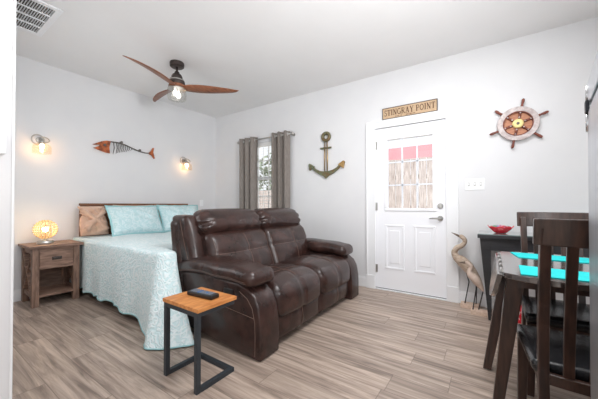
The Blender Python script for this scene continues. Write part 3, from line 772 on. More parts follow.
# ------------------------------------------------------------------ wall sconces
def sconce(x, z, label):
    y = YA; r = thing('wall_sconce', (x, y, z), label, 'wall light', 'glass wall sconces')
    a = MB().lathe([(0.001, 0), (0.034, 0), (0.034, -0.010), (0.030, -0.016), (0.018, -0.018), (0.001, -0.018)], 28, (x, y-0.001, z+0.035), 'y'); a.build('back_plate', M['nickel'], r, smooth=False)
    rg = MB()
    rg.tube([(x - 0.018 + 0.055*math.cos(2*PI*k/28), y-0.03, z+0.035 + 0.058*math.sin(2*PI*k/28)) for k in range(28)], 0.007, 8, closed=True)
    rg.tube([(x + 0.026 + 0.044*math.cos(2*PI*k/24), y-0.085 + 0.038*math.sin(2*PI*k/24), z+0.035 + 0.036*math.sin(2*PI*k/24)) for k in range(24)], 0.006, 8, closed=True)
    rg.build('ring', M['nickel'], r, smooth=True)
    MB().tube([(x, y-0.015, z+0.035), (x, y-0.06, z+0.045), (x, y-0.10, z+0.03), (x, y-0.105, z+0.005)], 0.008, 8).lathe([(0.001, 0.012), (0.020, 0.012), (0.024, 0.0), (0.024, -0.03), (0.001, -0.03)], 18, (x, y-0.105, z+0.005)).build('arm', M['nickel'], r, smooth=True)
    MB().ball((x, y-0.105, z-0.050), 0.022, 12, 8, (1, 1, 1.25)).build('bulb', M['sconcebulb'], r, smooth=True)
    pr = [(0.026, 0.0), (0.045, -0.010), (0.078, -0.030), (0.085, -0.055), (0.085, -0.125), (0.080, -0.128), (0.080, -0.056), (0.073, -0.034), (0.042, -0.014), (0.024, -0.004)]
    g = MB(); n = 28
    g.v = [Vector((x + q[0]*math.cos(2*PI*k/n), y-0.105+q[0]*math.sin(2*PI*k/n), z-0.005+q[1])) for q in pr for k in range(n)]
    g.f = [(i*n+k, i*n+(k+1) % n, ((i+1) % len(pr))*n+(k+1) % n, ((i+1) % len(pr))*n+k) for i in range(len(pr)) for k in range(n)]
    g.build('glass_shade', M['sconceglass'], r, smooth=True)
    return r
sconce(0.985, 1.79, 'lit chrome wall sconce with glass shade above the nightstand')
sconce(2.84, 1.79, 'lit chrome wall sconce with glass shade near the room corner')

# small plate on the back wall
wp = thing('wall_plate', (3.21, YA, 1.10), 'small white plate on the back wall right of the headboard', 'wall plate')
MB().box(3.175, 3.245, YA-0.007, YA, 1.045, 1.16).build('plate', M['white'], wp, bevel=0.002)
MB().box(3.197, 3.223, YA-0.011, YA-0.006, 1.075, 1.13).build('rocker', M['white'], wp, bevel=0.001)

# ------------------------------------------------------------------ fish skeleton on the back wall
FY = YA-0.03
fi = thing('fish_wall_sculpture', (1.9, FY, 1.87), 'rusty metal fish skeleton hanging on the wall above the headboard', 'wall art')
def fpx(px, py):   # placement measured on the wall
    u = (px-299)/280.0; v = -(py-201.95)/280.0
    fw = (math.cos(AZ)*math.cos(PITCH), math.sin(AZ)*math.cos(PITCH), math.sin(PITCH)); rt = (math.sin(AZ), -math.cos(AZ), 0)
    up = (-math.cos(AZ)*math.sin(PITCH), -math.sin(AZ)*math.sin(PITCH), math.cos(PITCH))
    d = [fw[i]+u*rt[i]+v*up[i] for i in range(3)]; t = FY/d[1]
    return (t*d[0], 1.07 + t*d[2])
FL = 1.475
hd_out = [fpx(*q) for q in ((92.2, 144.2), (97, 142.8), (101, 141.4), (106.4, 140.6), (111, 141.2), (110, 144), (109.2, 147.5), (109.9, 153.4), (106, 152.6), (102, 151.2), (97.5, 149.4), (93.2, 147.6), (96.5, 146.9), (99.6, 145.6), (99.8, 144.6), (96, 144.7))]
MB().prism(hd_out, FY-0.006, FY+0.006, 'xz').build('head', M['rust'], fi)
MB().lathe([(0.001, 0.0), (0.016, 0), (0.016, -0.012), (0.001, -0.012)], 14, (fpx(104.5, 145)[0], FY-0.004, fpx(104.5, 145)[1]), 'y').build('eye', M['darkmetal'], fi)
sp = [fpx(*q) for q in ((110.5, 141.6), (116, 142.4), (121, 143.5), (126, 145.3), (130.5, 147.4), (138.5, 151.2), (145, 152.9), (150, 153.5))]
MB().tube([(x, FY, z) for (x, z) in sp], [0.008, 0.010, 0.010, 0.009, 0.008, 0.008, 0.007, 0.006], 8).build('spine', M['darkmetal'], fi, smooth=True)
def spz(x):
    for a, b in zip(sp, sp[1:]):
        if a[0] <= x <= b[0]: return a[1] + (b[1]-a[1])*(x-a[0])/(b[0]-a[0])
    return sp[-1][1]
for k in range(10):
    pa = 113.6 + (0, 3.0, 4.6, 6.2, 7.9, 9.6, 11.4, 13.3, 15.3, 17.4)[k]
    x = fpx(pa, 143)[0]; ln = spz(x) - fpx(pa, (154.0, 153.6, 152.9, 152.6, 152.4, 152.2, 151.9, 151.6, 151.2, 150.8)[k])[1]
    MB().tube([(x, FY, spz(x)), (x+0.006, FY-0.01, spz(x)-ln*0.5), (x-0.006, FY, spz(x)-ln)], [0.0055 if k < 2 else 0.004, 0.005 if k < 2 else 0.0038, 0.003], 6).build('rib', M['darkmetal'], fi)
for x in (fpx(120.5, 143)[0], fpx(139, 143)[0]): MB().prism([(x-0.03, spz(x)), (x+0.01, spz(x)+0.035), (x+0.03, spz(x)+0.030), (x+0.03, spz(x)-0.004)], FY-0.004, FY+0.004, 'xz').build('back_fin', M['darkmetal'], fi)
MB().prism([fpx(*q) for q in ((148.8, 152.9), (151, 151), (152.6, 148), (154, 148), (153.2, 152.5), (154.8, 158.6), (153.8, 158.8), (151.5, 155.5), (148.8, 154))], FY-0.005, FY+0.005, 'xz').build('tail', M['rust'], fi)
MB().tube([(1.66, FY, 1.875), (1.66, YA, 1.875)], 0.005).tube([(2.05, FY, spz(2.05)), (2.05, YA, spz(2.05))], 0.005).build('standoff', M['darkmetal'], fi)

# ------------------------------------------------------------------ curtains
rod = thing('curtain_rod', (XB-0.09, 3.05, 2.155), 'thin grey curtain rod with round finial above the window', 'curtain rod')
MB().tube([(XB-0.09, 3.62, 2.155), (XB-0.09, 2.47, 2.155)], 0.010, 10).build('rod', M['nickel'], rod, smooth=True)
for y in (3.62, 2.47): MB().lathe([(0.001, -0.03), (0.02, -0.022), (0.027, 0), (0.02, 0.022), (0.001, 0.03)], 14, (XB-0.09, y, 2.155), 'y').build('finial', M['nickel'], rod, smooth=True)
for y in (3.605, 2.50): MB().tube([(XB, y, 2.155), (XB-0.09, y, 2.155)], 0.007).lathe([(0.025, 0), (0.025, 0.006)], 14, (XB-0.007, y, 2.155), 'x').build('bracket', M['nickel'], rod)
def curtain(y0, y1, folds, label, ph):
    r = thing('drape', (XB-0.09, (y0+y1)/2, 0.02), label, 'curtain', 'taupe grommet curtains')
    mb = MB(); NU = 96
    def f(u, v):
        z = 0.02 + (2.205-0.02)*v
        y = y0 + (y1-y0)*u + 0.012*math.sin(u*folds*4*PI)*(0.3+0.7*v)
        x = XB-0.09 + 0.050*math.sin(u*folds*2*PI + ph)*(0.75+0.25*v) + 0.008*math.sin(u*11+v*3)*(1-v)
        return (min(x, XB-0.012), y, z)
    mb.grid(NU, 20, f)
    o = mb.build('cloth', M['curtain'], r, smooth=True)
    sd = o.modifiers.new('thick', 'SOLIDIFY'); sd.thickness = 0.004
    for k in range(folds*2):
        u = (k*PI - ph)/(folds*2*PI)
        if u < 0.02 or u > 0.98: continue
        y = f(u, 0.978)[1]
        MB().tube([(XB-0.09 + 0.019*math.cos(2*PI*i/16), y+0.012*math.cos(2*PI*i/16), 2.155+0.023*math.sin(2*PI*i/16)) for i in range(16)], 0.005, 6, closed=True).build('grommet', M['nickel'], r)
curtain(3.20, 3.585, 3, 'taupe grommet curtain panel on the left of the window', 0.6)
curtain(2.535, 2.90, 3, 'taupe grommet curtain panel on the right of the window', 2.2)

# ------------------------------------------------------------------ anchor
AX = XB-0.025; AY = 1.925
an = thing('anchor_wall_sculpture', (AX, AY, 1.45), 'aged brass and green anchor hanging on the wall left of the door', 'wall art')
MB().tube([(AX, AY + 0.053*math.cos(2*PI*k/28), 2.040 + 0.053*math.sin(2*PI*k/28)) for k in range(28)], 0.024, 10, closed=True, flat=(1, 1)).build('ring', M['verdigris'], an, smooth=True)
MB().box(AX-0.010, AX+0.010, AY-0.085, AY+0.095, 1.868, 1.893).build('stock', M['verdigris'], an, bevel=0.006)
MB().tube([(AX, AY-0.021, 1.535), (AX, AY-0.019, 1.99)], 0.008, 8).tube([(AX, AY+0.021, 1.535), (AX, AY+0.019, 1.99)], 0.008, 8).build('shank', M['brassy'], an, smooth=True)
out = [(0, 1.445), (0.05, 1.485), (0.13, 1.520), (0.20, 1.570), (0.235, 1.615), (0.215, 1.635), (0.17, 1.592), (0.10, 1.560), (0.04, 1.550)]
full = [(AY-a, b) for a, b in out] + [(AY+a, b) for a, b in out[::-1][:-1]]
MB().prism(full, AX-0.012, AX+0.012, 'yz').build('arms', M['verdigris'], an, bevel=0.005)
for sg in (-1, 1):
    t = [(0.188, 1.628), (0.272, 1.572), (0.290, 1.665), (0.272, 1.680)] if sg > 0 else [(0.188, 1.628), (0.272, 1.572), (0.290, 1.665), (0.272, 1.680)]
    MB().prism([(AY - sg*a, b) for a, b in t], AX-0.016, AX+0.016, 'yz').build('fluke', M['brassy'] if sg > 0 else M['verdigris'], an, bevel=0.005)
MB().tube([(AX, AY, 2.0), (XB, AY, 2.0)], 0.006).tube([(AX, AY, 1.50), (XB, AY, 1.50)], 0.006).build('standoff', M['darkmetal'], an)

# ------------------------------------------------------------------ sign over the door
SGX = XB-0.020
sg = thing('wall_sign', (SGX, 0.80, 2.1415), 'tan wooden sign reading STINGRAY POINT resting on the door casing', 'sign')
sy0, sy1, sz0, sz1 = 0.487, 1.117, 2.1415, 2.282
MB().box(SGX, XB-0.001, sy0+0.006, sy1-0.006, sz0+0.006, sz1-0.006).build('board', M['signface'], sg)
MB().box(SGX-0.004, XB-0.001, sy0, sy1, sz0, sz0+0.008).box(SGX-0.004, XB-0.001, sy0, sy1, sz1-0.008, sz1).box(SGX-0.004, XB-0.001, sy0, sy0+0.008, sz0, sz1).box(SGX-0.004, XB-0.001, sy1-0.008, sy1, sz0, sz1).build('border', M['signedge'], sg)
def arc(cx, cy, rx, ry, a0, a1, n=12): return [(cx + rx*math.cos(math.radians(a0+(a1-a0)*k/n)), cy + ry*math.sin(math.radians(a0+(a1-a0)*k/n))) for k in range(n+1)]
TH_, TN, SE = 0.17, 0.075, 0.06
GL = {   # strokes: (polyline, width); unit height
 'S': (0.52, [(arc(0.26, 0.74, 0.18, 0.22, 30, 270) + arc(0.26, 0.26, 0.20, 0.24, 90, -150), 0.12), ([(0.44, 0.98), (0.44, 0.74)], 0.05), ([(0.06, 0.02), (0.06, 0.28)], 0.05)]),
 'T': (0.62, [([(0.31, 0.0), (0.31, 1.0)], TH_), ([(0.0, 0.965), (0.62, 0.965)], TN), ([(0.02, 1.0), (0.02, 0.76)], SE), ([(0.60, 1.0), (0.60, 0.76)], SE), ([(0.17, 0.03), (0.45, 0.03)], SE)]),
 'I': (0.32, [([(0.16, 0), (0.16, 1)], TH_), ([(0.02, 0.97), (0.30, 0.97)], SE), ([(0.02, 0.03), (0.30, 0.03)], SE)]),
 'N': (0.72, [([(0.12, 0), (0.12, 1)], TN), ([(0.10, 1.0), (0.60, 0.0)], TH_), ([(0.60, 0), (0.60, 1)], TN), ([(0.0, 0.03), (0.24, 0.03)], SE), ([(0.0, 0.97), (0.18, 0.97)], SE), ([(0.48, 0.97), (0.72, 0.97)], SE)]),
 'G': (0.68, [(arc(0.34, 0.5, 0.29, 0.45, 50, 325, 18), 0.125), ([(0.59, 0.02), (0.59, 0.42)], 0.13), ([(0.44, 0.43), (0.70, 0.43)], SE), ([(0.57, 0.98), (0.57, 0.72)], 0.05)]),
 'R': (0.68, [([(0.14, 0), (0.14, 1)], TH_), ([(0.14, 0.96)] + arc(0.34, 0.74, 0.20, 0.22, 90, -90) + [(0.14, 0.52)], 0.09), ([(0.32, 0.52), (0.60, 0.02)], 0.14), ([(0.0, 0.03), (0.28, 0.03)], SE), ([(0.0, 0.97), (0.2, 0.97)], SE), ([(0.54, 0.03), (0.70, 0.03)], SE)]),
 'A': (0.72, [([(0.10, 0), (0.36, 1)], TN), ([(0.34, 1), (0.60, 0)], TH_), ([(0.19, 0.33), (0.52, 0.33)], SE), ([(0.0, 0.03), (0.22, 0.03)], SE), ([(0.48, 0.03), (0.74, 0.03)], SE)]),
 'Y': (0.70, [([(0.35, 0), (0.35, 0.45)], TH_), ([(0.12, 1), (0.35, 0.42)], TH_), ([(0.58, 1), (0.36, 0.45)], TN), ([(0.0, 0.97), (0.26, 0.97)], SE), ([(0.46, 0.97), (0.70, 0.97)], SE), ([(0.21, 0.03), (0.49, 0.03)], SE)]),
 'P': (0.58, [([(0.14, 0), (0.14, 1)], TH_), ([(0.14, 0.96)] + arc(0.33, 0.72, 0.20, 0.24, 90, -90) + [(0.14, 0.48)], 0.10), ([(0.0, 0.03), (0.28, 0.03)], SE), ([(0.0, 0.97), (0.2, 0.97)], SE)]),
 'O': (0.72, [(arc(0.36, 0.5, 0.29, 0.45, 0, 360, 24), 0.125)]),
}
def word_width(s, gap): return sum((0.34 if c == ' ' else GL[c][0]+gap) for c in s)
txt = 'STINGRAY POINT'; gap = 0.10; hgt = 0.072; avail = sy1-sy0-0.05
kx = avail/(word_width(txt, gap)-gap); u0 = 0.025; zb = 2.182
for ch in txt:
    if ch == ' ': u0 += 0.34*kx; continue
    wd, strokes = GL[ch]; lm = MB()
    for (pl, wdt) in strokes:
        for p0, p1 in zip(pl, pl[1:]):
            a = Vector((p0[0]*kx, p0[1]*hgt)); b = Vector((p1[0]*kx, p1[1]*hgt)); d = b-a
            if d.length < 1e-6: continue
            nrm = Vector((-d.y, d.x)).normalized()*wdt*hgt*0.42
            q4 = [a+nrm, a-nrm, b-nrm, b+nrm]
            lm.prism([(sy1 - u0 - p.x, zb + p.y) for p in q4], SGX-0.0022, SGX+0.0008, 'yz')
    lm.build('letter', M['signtext'], sg); u0 += (wd+gap)*kx
for (a, b, n_) in ((0.165, 0.235, 5), (0.29, 0.385, 7)):
    lm = MB()
    for k in range(n_):
        u = a + (b-a)*k/(n_-1); lm.box(SGX-0.0018, SGX+0.0008, sy1-u-0.004, sy1-u+0.004, 2.158, 2.169)
    lm.build('small_lettering', M['signtext'], sg)

# ------------------------------------------------------------------ light switch
sw = thing('switch_plate', (XB, 0.135, 1.29), 'white triple light switch plate right of the door', 'light switch')
MB().box(XB-0.007, XB, 0.043, 0.226, 1.228, 1.352).build('plate', M['white'], sw, bevel=0.003)
for y in (0.080, 0.134, 0.188): MB().box(XB-0.020, XB-0.005, y-0.006, y+0.006, 1.282, 1.304).build('toggle', M['white'], sw, bevel=0.002)
for y in (0.080, 0.134, 0.188): MB().box(XB-0.0085, XB-0.0065, y-0.009, y+0.009, 1.272, 1.310).build('slot', M['nickel'], sw)

# ------------------------------------------------------------------ ship wheel
WX, WY, WZ = XB-0.03, -0.232, 1.872
sw_ = thing('ship_wheel', (WX, WY, WZ), 'wooden ship wheel with six spoke handles and brass hub on the wall', 'wall art')
def ring(r0, r1, x0, x1, n=48):
    m = MB()
    m.v = [Vector((x, WY + r*math.cos(2*PI*k/n), WZ + r*math.sin(2*PI*k/n))) for (r, x) in ((r1, x0), (r1, x1), (r0, x1), (r0, x0)) for k in range(n)]
    m.f = [(i*n+k, i*n+(k+1) % n, ((i+1) % 4)*n+(k+1) % n, ((i+1) % 4)*n+k) for i in range(4) for k in range(n)]
    return m
MB().lathe([(0.001, 0.004), (0.125, 0.004), (0.125, -0.004), (0.001, -0.004)], 40, (WX+0.012, WY, WZ), 'x').build('backing_disc', M['copperwood'], sw_)
ring(0.118, 0.166, WX-0.020, WX+0.020).build('rim', M['whitewash'], sw_, bevel=0.004)
ring(0.112, 0.121, WX-0.023, WX+0.012).build('inner_rim', M['redbrown'], sw_, bevel=0.002)
def pol(r, a): return (WX-0.004, WY - r*math.sin(a), WZ + r*math.cos(a))
for k in range(6):
    a = math.radians(11 + 60*k)
    rs = [(0.03, 0.012), (0.05, 0.009), (0.07, 0.0125), (0.09, 0.009), (0.115, 0.013), (0.135, 0.009), (0.165, 0.009), (0.172, 0.013), (0.185, 0.010), (0.215, 0.0135), (0.235, 0.012), (0.244, 0.006)]
    spk = MB().tube([pol(r, a) for r, _ in rs], [q for _, q in rs], 10).build('spoke', M['redbrown'], sw_, smooth=True)
    for r in (0.060, 0.106): 
        p = pol(r, a); MB().ball((p[0]-0.010, p[1], p[2]), 0.008, 8, 6).build('stud', M['whitewash'], spk, smooth=True)
MB().lathe([(0.001, 0.0), (0.045, 0.0), (0.045, -0.016), (0.034, -0.020), (0.001, -0.020)], 28, (WX-0.004, WY, WZ), 'x').build('hub', M['brass'], sw_, bevel=0.002)
MB().lathe([(0.001, 0.0), (0.013, 0.0), (0.012, -0.006), (0.001, -0.007)], 16, (WX-0.024, WY, WZ), 'x').build('hub_cap', M['darkmetal'], sw_)
MB().tube([(WX+0.015, WY, WZ), (XB, WY, WZ)], 0.012).build('mount', M['darkmetal'], sw_)

# ------------------------------------------------------------------ herons
def spline(pts, n=6):
    P = [Vector(p) for p in pts]; P = [P[0]*2-P[1]] + P + [P[-1]*2-P[-2]]; out = []
    for i in range(1, len(P)-2):
        for k in range(n):
            t = k/n; a, b, c_, d = P[i-1:i+3]
            out.append(0.5*((2*b) + (c_-a)*t + (2*a-5*b+4*c_-d)*t*t + (3*b-a-3*c_+d)*t**3))
    out.append(P[-2]); return out
def heron(x, path, beak, block, legs, m, mb_, label):
    """path: (y, z, radius) along the body from head to tail"""
    y0 = (block[0]+block[1])/2
    r = thing('heron_figurine', (x, y0, 0), label, 'figurine', 'wooden herons beside the door')
    body = spline([(x, p[0], p[1]) for p in path], 6)
    rr = []
    for i in range(len(path)-1): rr += [path[i][2] + (path[i+1][2]-path[i][2])*k/6 for k in range(6)]
    rr.append(path[-1][2]); rr = [q*1.22 for q in rr]
    MB().tube(body, rr, 12, flat=(1.0, 0.85)).build('body', m, r, smooth=True)
    a, b = beak; MB().tube([(x, a[0], a[1]), (x, (a[0]+b[0])/2, (a[1]+b[1])/2+0.002), (x, b[0], b[1])], [0.013, 0.009, 0.002], 8).build('beak', M['beak'], r, smooth=True)
    bxh = block[2]
    MB().box(x-0.05, x+0.05, block[0], block[1], 0, bxh).build('base_block', M['driftblock'], r, bevel=0.003)
    for lg in legs: MB().tube([(x + q[2], q[0], q[1]) for q in lg], 0.0055, 7).build('leg', M['wire'], r, smooth=True)
    for sg_ in (-1, 1): MB().ball((x + sg_*path[0][2]*0.8, path[0][0]+0.004, path[0][1]+0.004), 0.005, 8, 6).build('eye', M['wire'], r)
    return r
heron(3.42, [(0.276, 0.735, 0.010), (0.255, 0.735, 0.022), (0.228, 0.712, 0.021), (0.222, 0.675, 0.020), (0.250, 0.640, 0.023), (0.292, 0.612, 0.026), (0.318, 0.565, 0.028), (0.300, 0.515, 0.036), (0.250, 0.475, 0.054), (0.200, 0.425, 0.056), (0.150, 0.360, 0.044), (0.105, 0.300, 0.028), (0.075, 0.262, 0.010)],
      ((0.272, 0.738), (0.345, 0.772)), (0.088, 0.262, 0.045),
      [[(0.215, 0.46, -0.012), (0.208, 0.36, -0.014), (0.185, 0.27, -0.015), (0.222, 0.045, -0.02)], [(0.190, 0.43, 0.015), (0.160, 0.33, 0.016), (0.118, 0.26, 0.016), (0.125, 0.045, 0.02)]],
      M['drift'], None, 'taller grey-brown driftwood heron standing next to the door casing')
heron(3.27, [(0.212, 0.490, 0.007), (0.195, 0.492, 0.014), (0.176, 0.480, 0.015), (0.160, 0.462, 0.015), (0.160, 0.440, 0.017), (0.172, 0.410, 0.022), (0.160, 0.372, 0.034), (0.130, 0.345, 0.040), (0.100, 0.300, 0.034), (0.075, 0.258, 0.020), (0.058, 0.228, 0.007)],
      ((0.210, 0.490), (0.262, 0.483)), (0.025, 0.165, 0.04),
      [[(0.115, 0.30, -0.01), (0.118, 0.24, -0.012), (0.145, 0.04, -0.015)], [(0.085, 0.29, 0.01), (0.062, 0.22, 0.012), (0.098, 0.04, 0.015)]],
      M['driftpale'], None, 'smaller pale wooden heron in front, beside the console leg')

# ------------------------------------------------------------------ console table, bowl, bag
CX0, CX1, CY0, CY1, CH = 3.065, 3.485, -1.06, 0.098, 0.805
co = thing('console_table', ((CX0+CX1)/2, -0.48, 0), 'black-brown console table with tapered legs against the right wall', 'console table')
MB().box(CX0, CX1, CY0, CY1, CH-0.040, CH-0.006).build('table_top', M['consoleblack'], co, bevel=0.003)
MB().box(CX0+0.004, CX1-0.004, CY0+0.004, CY1-0.004, CH-0.006, CH).build('glass_top', mat('glossy_glass_top', srgb(120, 140, 138), rough=0.06, coat=1.0, spec=0.8), co)
ap = MB()
ap.box(CX0+0.03, CX0+0.05, CY0+0.09, CY1-0.09, CH-0.150, CH-0.040); ap.box(CX1-0.05, CX1-0.03, CY0+0.09, CY1-0.09, CH-0.150, CH-0.040)
ap.box(CX0+0.09, CX1-0.09, CY0+0.03, CY0+0.05, CH-0.150, CH-0.040); ap.box(CX0+0.09, CX1-0.09, CY1-0.05, CY1-0.03, CH-0.150, CH-0.040)
ap.build('apron', M['consoleblack'], co)
for y, sg2 in ((CY1-0.018, -1), (CY1-0.018, -1), (CY0+0.018, 1), (CY0+0.018, 1)):
    pass
for x, sx in ((CX0+0.018, 1), (CX1-0.018, -1)):
    for y, sy in ((CY1-0.018, -1), (CY0+0.018, 1)):
        lg = MB()
        tw, bw = 0.085, 0.026; ins = 0.062
        a = [(x, y), (x+sx*tw, y), (x+sx*tw, y+sy*tw), (x, y+sy*tw)]
        b = [(x+sx*ins, y+sy*ins), (x+sx*(ins+bw), y+sy*ins), (x+sx*(ins+bw), y+sy*(ins+bw)), (x+sx*ins, y+sy*(ins+bw))]
        lg.add([(p[0], p[1], CH-0.040) for p in a] + [(p[0], p[1], 0) for p in b], [(0, 1, 2, 3), (7, 6, 5, 4), (0, 4, 5, 1), (1, 5, 6, 2), (2, 6, 7, 3), (3, 7, 4, 0)])
        lg.build('leg', M['consoleblack'], co)
BC = Vector((3.24, -0.080, CH))
bw_ = thing('bowl', tuple(BC), 'glossy red bowl with upturned wavy rim on the console table', 'bowl')
bm_ = MB(); n = 40
prof = [(0.001, 0.004), (0.045, 0.001), (0.062, 0.010), (0.085, 0.035), (0.104, 0.062), (0.110, 0.074), (0.104, 0.074), (0.096, 0.060), (0.078, 0.036), (0.055, 0.016), (0.001, 0.012)]
for (r, h) in prof:
    for k in range(n):
        a = 2*PI*k/n; e = max(0, (h-0.02)/0.055) if r > 0.05 else 0
        tip = 0.016*e*(math.cos(a*2)**2)**6 + 0.005*e*math.cos(a*8)
        bm_.v.append(BC + Vector((0.84*r*math.sin(a)*0.86, 0.84*r*math.cos(a)*(1+0.10*e*abs(math.cos(a))**6), 0.82*h + tip*0.6)))
bm_.f = [(i*n+k, i*n+(k+1) % n, (i+1)*n+(k+1) % n, (i+1)*n+k) for i in range(len(prof)-1) for k in range(n)]
bm_.build('shell', M['redbowl'], bw_, smooth=True)
for i, (dx, dy, mm, cl) in enumerate(((0.0, 0.05, 'candy2', 'green'), (-0.02, 0.005, 'candy1', 'lilac'), (0.02, -0.03, 'candy3', 'crimson'), (0.025, 0.025, 'candy1', 'lilac'))):
    c_ = BC + Vector((dx*0.8, dy*0.85, 0.056)); s_ = MB().ball(c_, 0.022, 12, 8, (0.8, 1.15, 0.75))
    for sgn in (-1, 1): s_.add([c_ + Vector((0, sgn*0.022, 0)), c_ + Vector((0.006, sgn*0.040, 0.012)), c_ + Vector((-0.006, sgn*0.040, -0.008))], [(0, 1, 2), (2, 1, 0)])
    lab = {0: 'green wrapped candy in the red bowl', 1: 'lilac wrapped candy at the front of the red bowl', 2: 'crimson wrapped candy at the right of the red bowl', 3: 'lilac wrapped candy at the back of the red bowl'}[i]
    tag(s_.build('wrapped_candy', M[mm], None, smooth=True, loc=tuple(c_)), lab, 'candy', 'candies in the red bowl')
bg_ = thing('gift_bag', (3.27, -0.18, 0), 'red and white printed paper bag on the floor below the console', 'bag')
MB().add([(3.22, -0.225, 0), (3.32, -0.225, 0), (3.32, -0.125, 0), (3.22, -0.125, 0), (3.225, -0.235, 0.27), (3.315, -0.235, 0.27), (3.315, -0.115, 0.27), (3.225, -0.115, 0.27)],
         [(3, 2, 1, 0), (0, 1, 5, 4), (1, 2, 6, 5), (2, 3, 7, 6), (3, 0, 4, 7)]).build('body', M['redprint'], bg_)
pr_ = MB()
for k in range(6):
    y = -0.215 + k*0.016; z0 = 0.03 + (k % 3)*0.06
    pr_.tube([(3.2215, y, z0), (3.2205, y+0.010, z0+0.03), (3.2215, y-0.004, z0+0.07), (3.223, y+0.008, z0+0.10)], 0.0025, 4)
pr_.build('printed_swirls', M['paperwhite'], bg_)
MB().box(3.2235, 3.3165, -0.2365, -0.1135, 0.262, 0.285).build('paper_cuff', M['paperwhite'], bg_)

# ------------------------------------------------------------------ round drop-leaf dining table
TC = Vector((1.992, -0.295)); TR = 0.432; HZ = 0.752; HY = -0.052
dt = thing('dining_table', (TC.x, TC.y, 0), 'round dark brown drop-leaf dining table, glossy top, left leaf lowered', 'dining table')
dchord = HY - TC.y; hl = math.sqrt(TR**2 - dchord**2)
a0 = math.atan2(dchord, -hl); a1 = math.atan2(dchord, hl) + 2*PI
outl = [(TC.x + TR*math.cos(a0 + (a1-a0)*k/56), TC.y + TR*math.sin(a0 + (a1-a0)*k/56)) for k in range(57)]
MB().prism(outl, HZ-0.026, HZ).build('table_top', M['espresso_top'], dt, bevel=0.004)
b0, b1 = math.atan2(dchord, hl), math.atan2(dchord, -hl)
tl = math.radians(10); lf_ = MB(); no = 28
arcp = [(TR*math.cos(b0+(b1-b0)*k/no), TR*math.sin(b0+(b1-b0)*k/no)-dchord) for k in range(no+1)]
def leafp(a, d, th): return (TC.x + a, HY + 0.014 + d*math.sin(tl) + th*math.cos(tl), HZ - 0.012 - d*math.cos(tl) + th*math.sin(tl))
lf_.v = [Vector(leafp(a, d, 0.012)) for a, d in arcp] + [Vector(leafp(a, d, -0.012)) for a, d in arcp]
n_ = no+1
lf_.f = [tuple(range(n_)), tuple(range(n_, 2*n_))[::-1]] + [(k+1, k, n_+k, n_+k+1) for k in range(no)] + [(0, no, n_+no, n_)]
lf_.build('drop_leaf', M['espresso_top'], dt, bevel=0.003)
for k in range(5):
    x = TC.x - hl + 0.09 + k*(2*hl-0.18)/4
    MB().tube([(x-0.03, HY+0.006, HZ-0.004), (x+0.03, HY+0.006, HZ-0.004)], 0.008, 8).box(x-0.026, x+0.026, HY-0.02, HY+0.004, HZ-0.029, HZ-0.026).build('hinge', M['nickel'], dt)
ay0, ay1, ax0, ax1 = HY-0.055, -0.56, 1.69, 2.30
MB().box(ax0, ax0+0.022, ay1, ay0, HZ-0.075, HZ-0.026).box(ax1-0.022, ax1, ay1, ay0, HZ-0.075, HZ-0.026).box(ax0+0.022, ax1-0.022, ay0-0.022, ay0, HZ-0.075, HZ-0.026).box(ax0+0.022, ax1-0.022, ay1, ay1+0.022, HZ-0.075, HZ-0.026).build('apron', M['espresso'], dt)
for (ta, tb) in (((1.725, -0.100), (1.765, -0.022)), ((2.27, -0.100), (2.215, 0.022)), ((1.725, -0.560), (1.765, -0.665)), ((2.27, -0.560), (2.215, -0.665))):
    lg = MB().frust((ta[0], ta[1], HZ-0.026), (tb[0], tb[1], 0.006), 0.036, 0.022).build('leg', M['espresso'], dt, bevel=0.004)
    MB().lathe([(0.016, 0), (0.016, 0.006)], 12, (tb[0], tb[1], 0)).build('glide', M['nickel'], lg)
def placemat(pts, label):
    m = MB(); P = [Vector((p[0], p[1], HZ)) for p in pts]; up = Vector((0, 0, 0.004))
    m.add([p + Vector((0, 0, 0.0003)) for p in P] + [p+up for p in P], [(3, 2, 1, 0), (4, 5, 6, 7), (0, 1, 5, 4), (1, 2, 6, 5), (2, 3, 7, 6), (3, 0, 4, 7)])
    c_ = sum(P, Vector())/4
    return tag(m.build('placemat', M['turq'], None, loc=tuple(c_), bevel=0.0012), label, 'placemat', 'turquoise placemats')
placemat([(1.86, -0.122), (1.625, -0.115), (1.630, -0.50), (1.835, -0.51)], 'turquoise placemat on the near side of the dining table')
placemat([(2.35, -0.110), (2.14, -0.140), (2.14, -0.50), (2.33, -0.50)], 'turquoise placemat on the far side of the dining table')

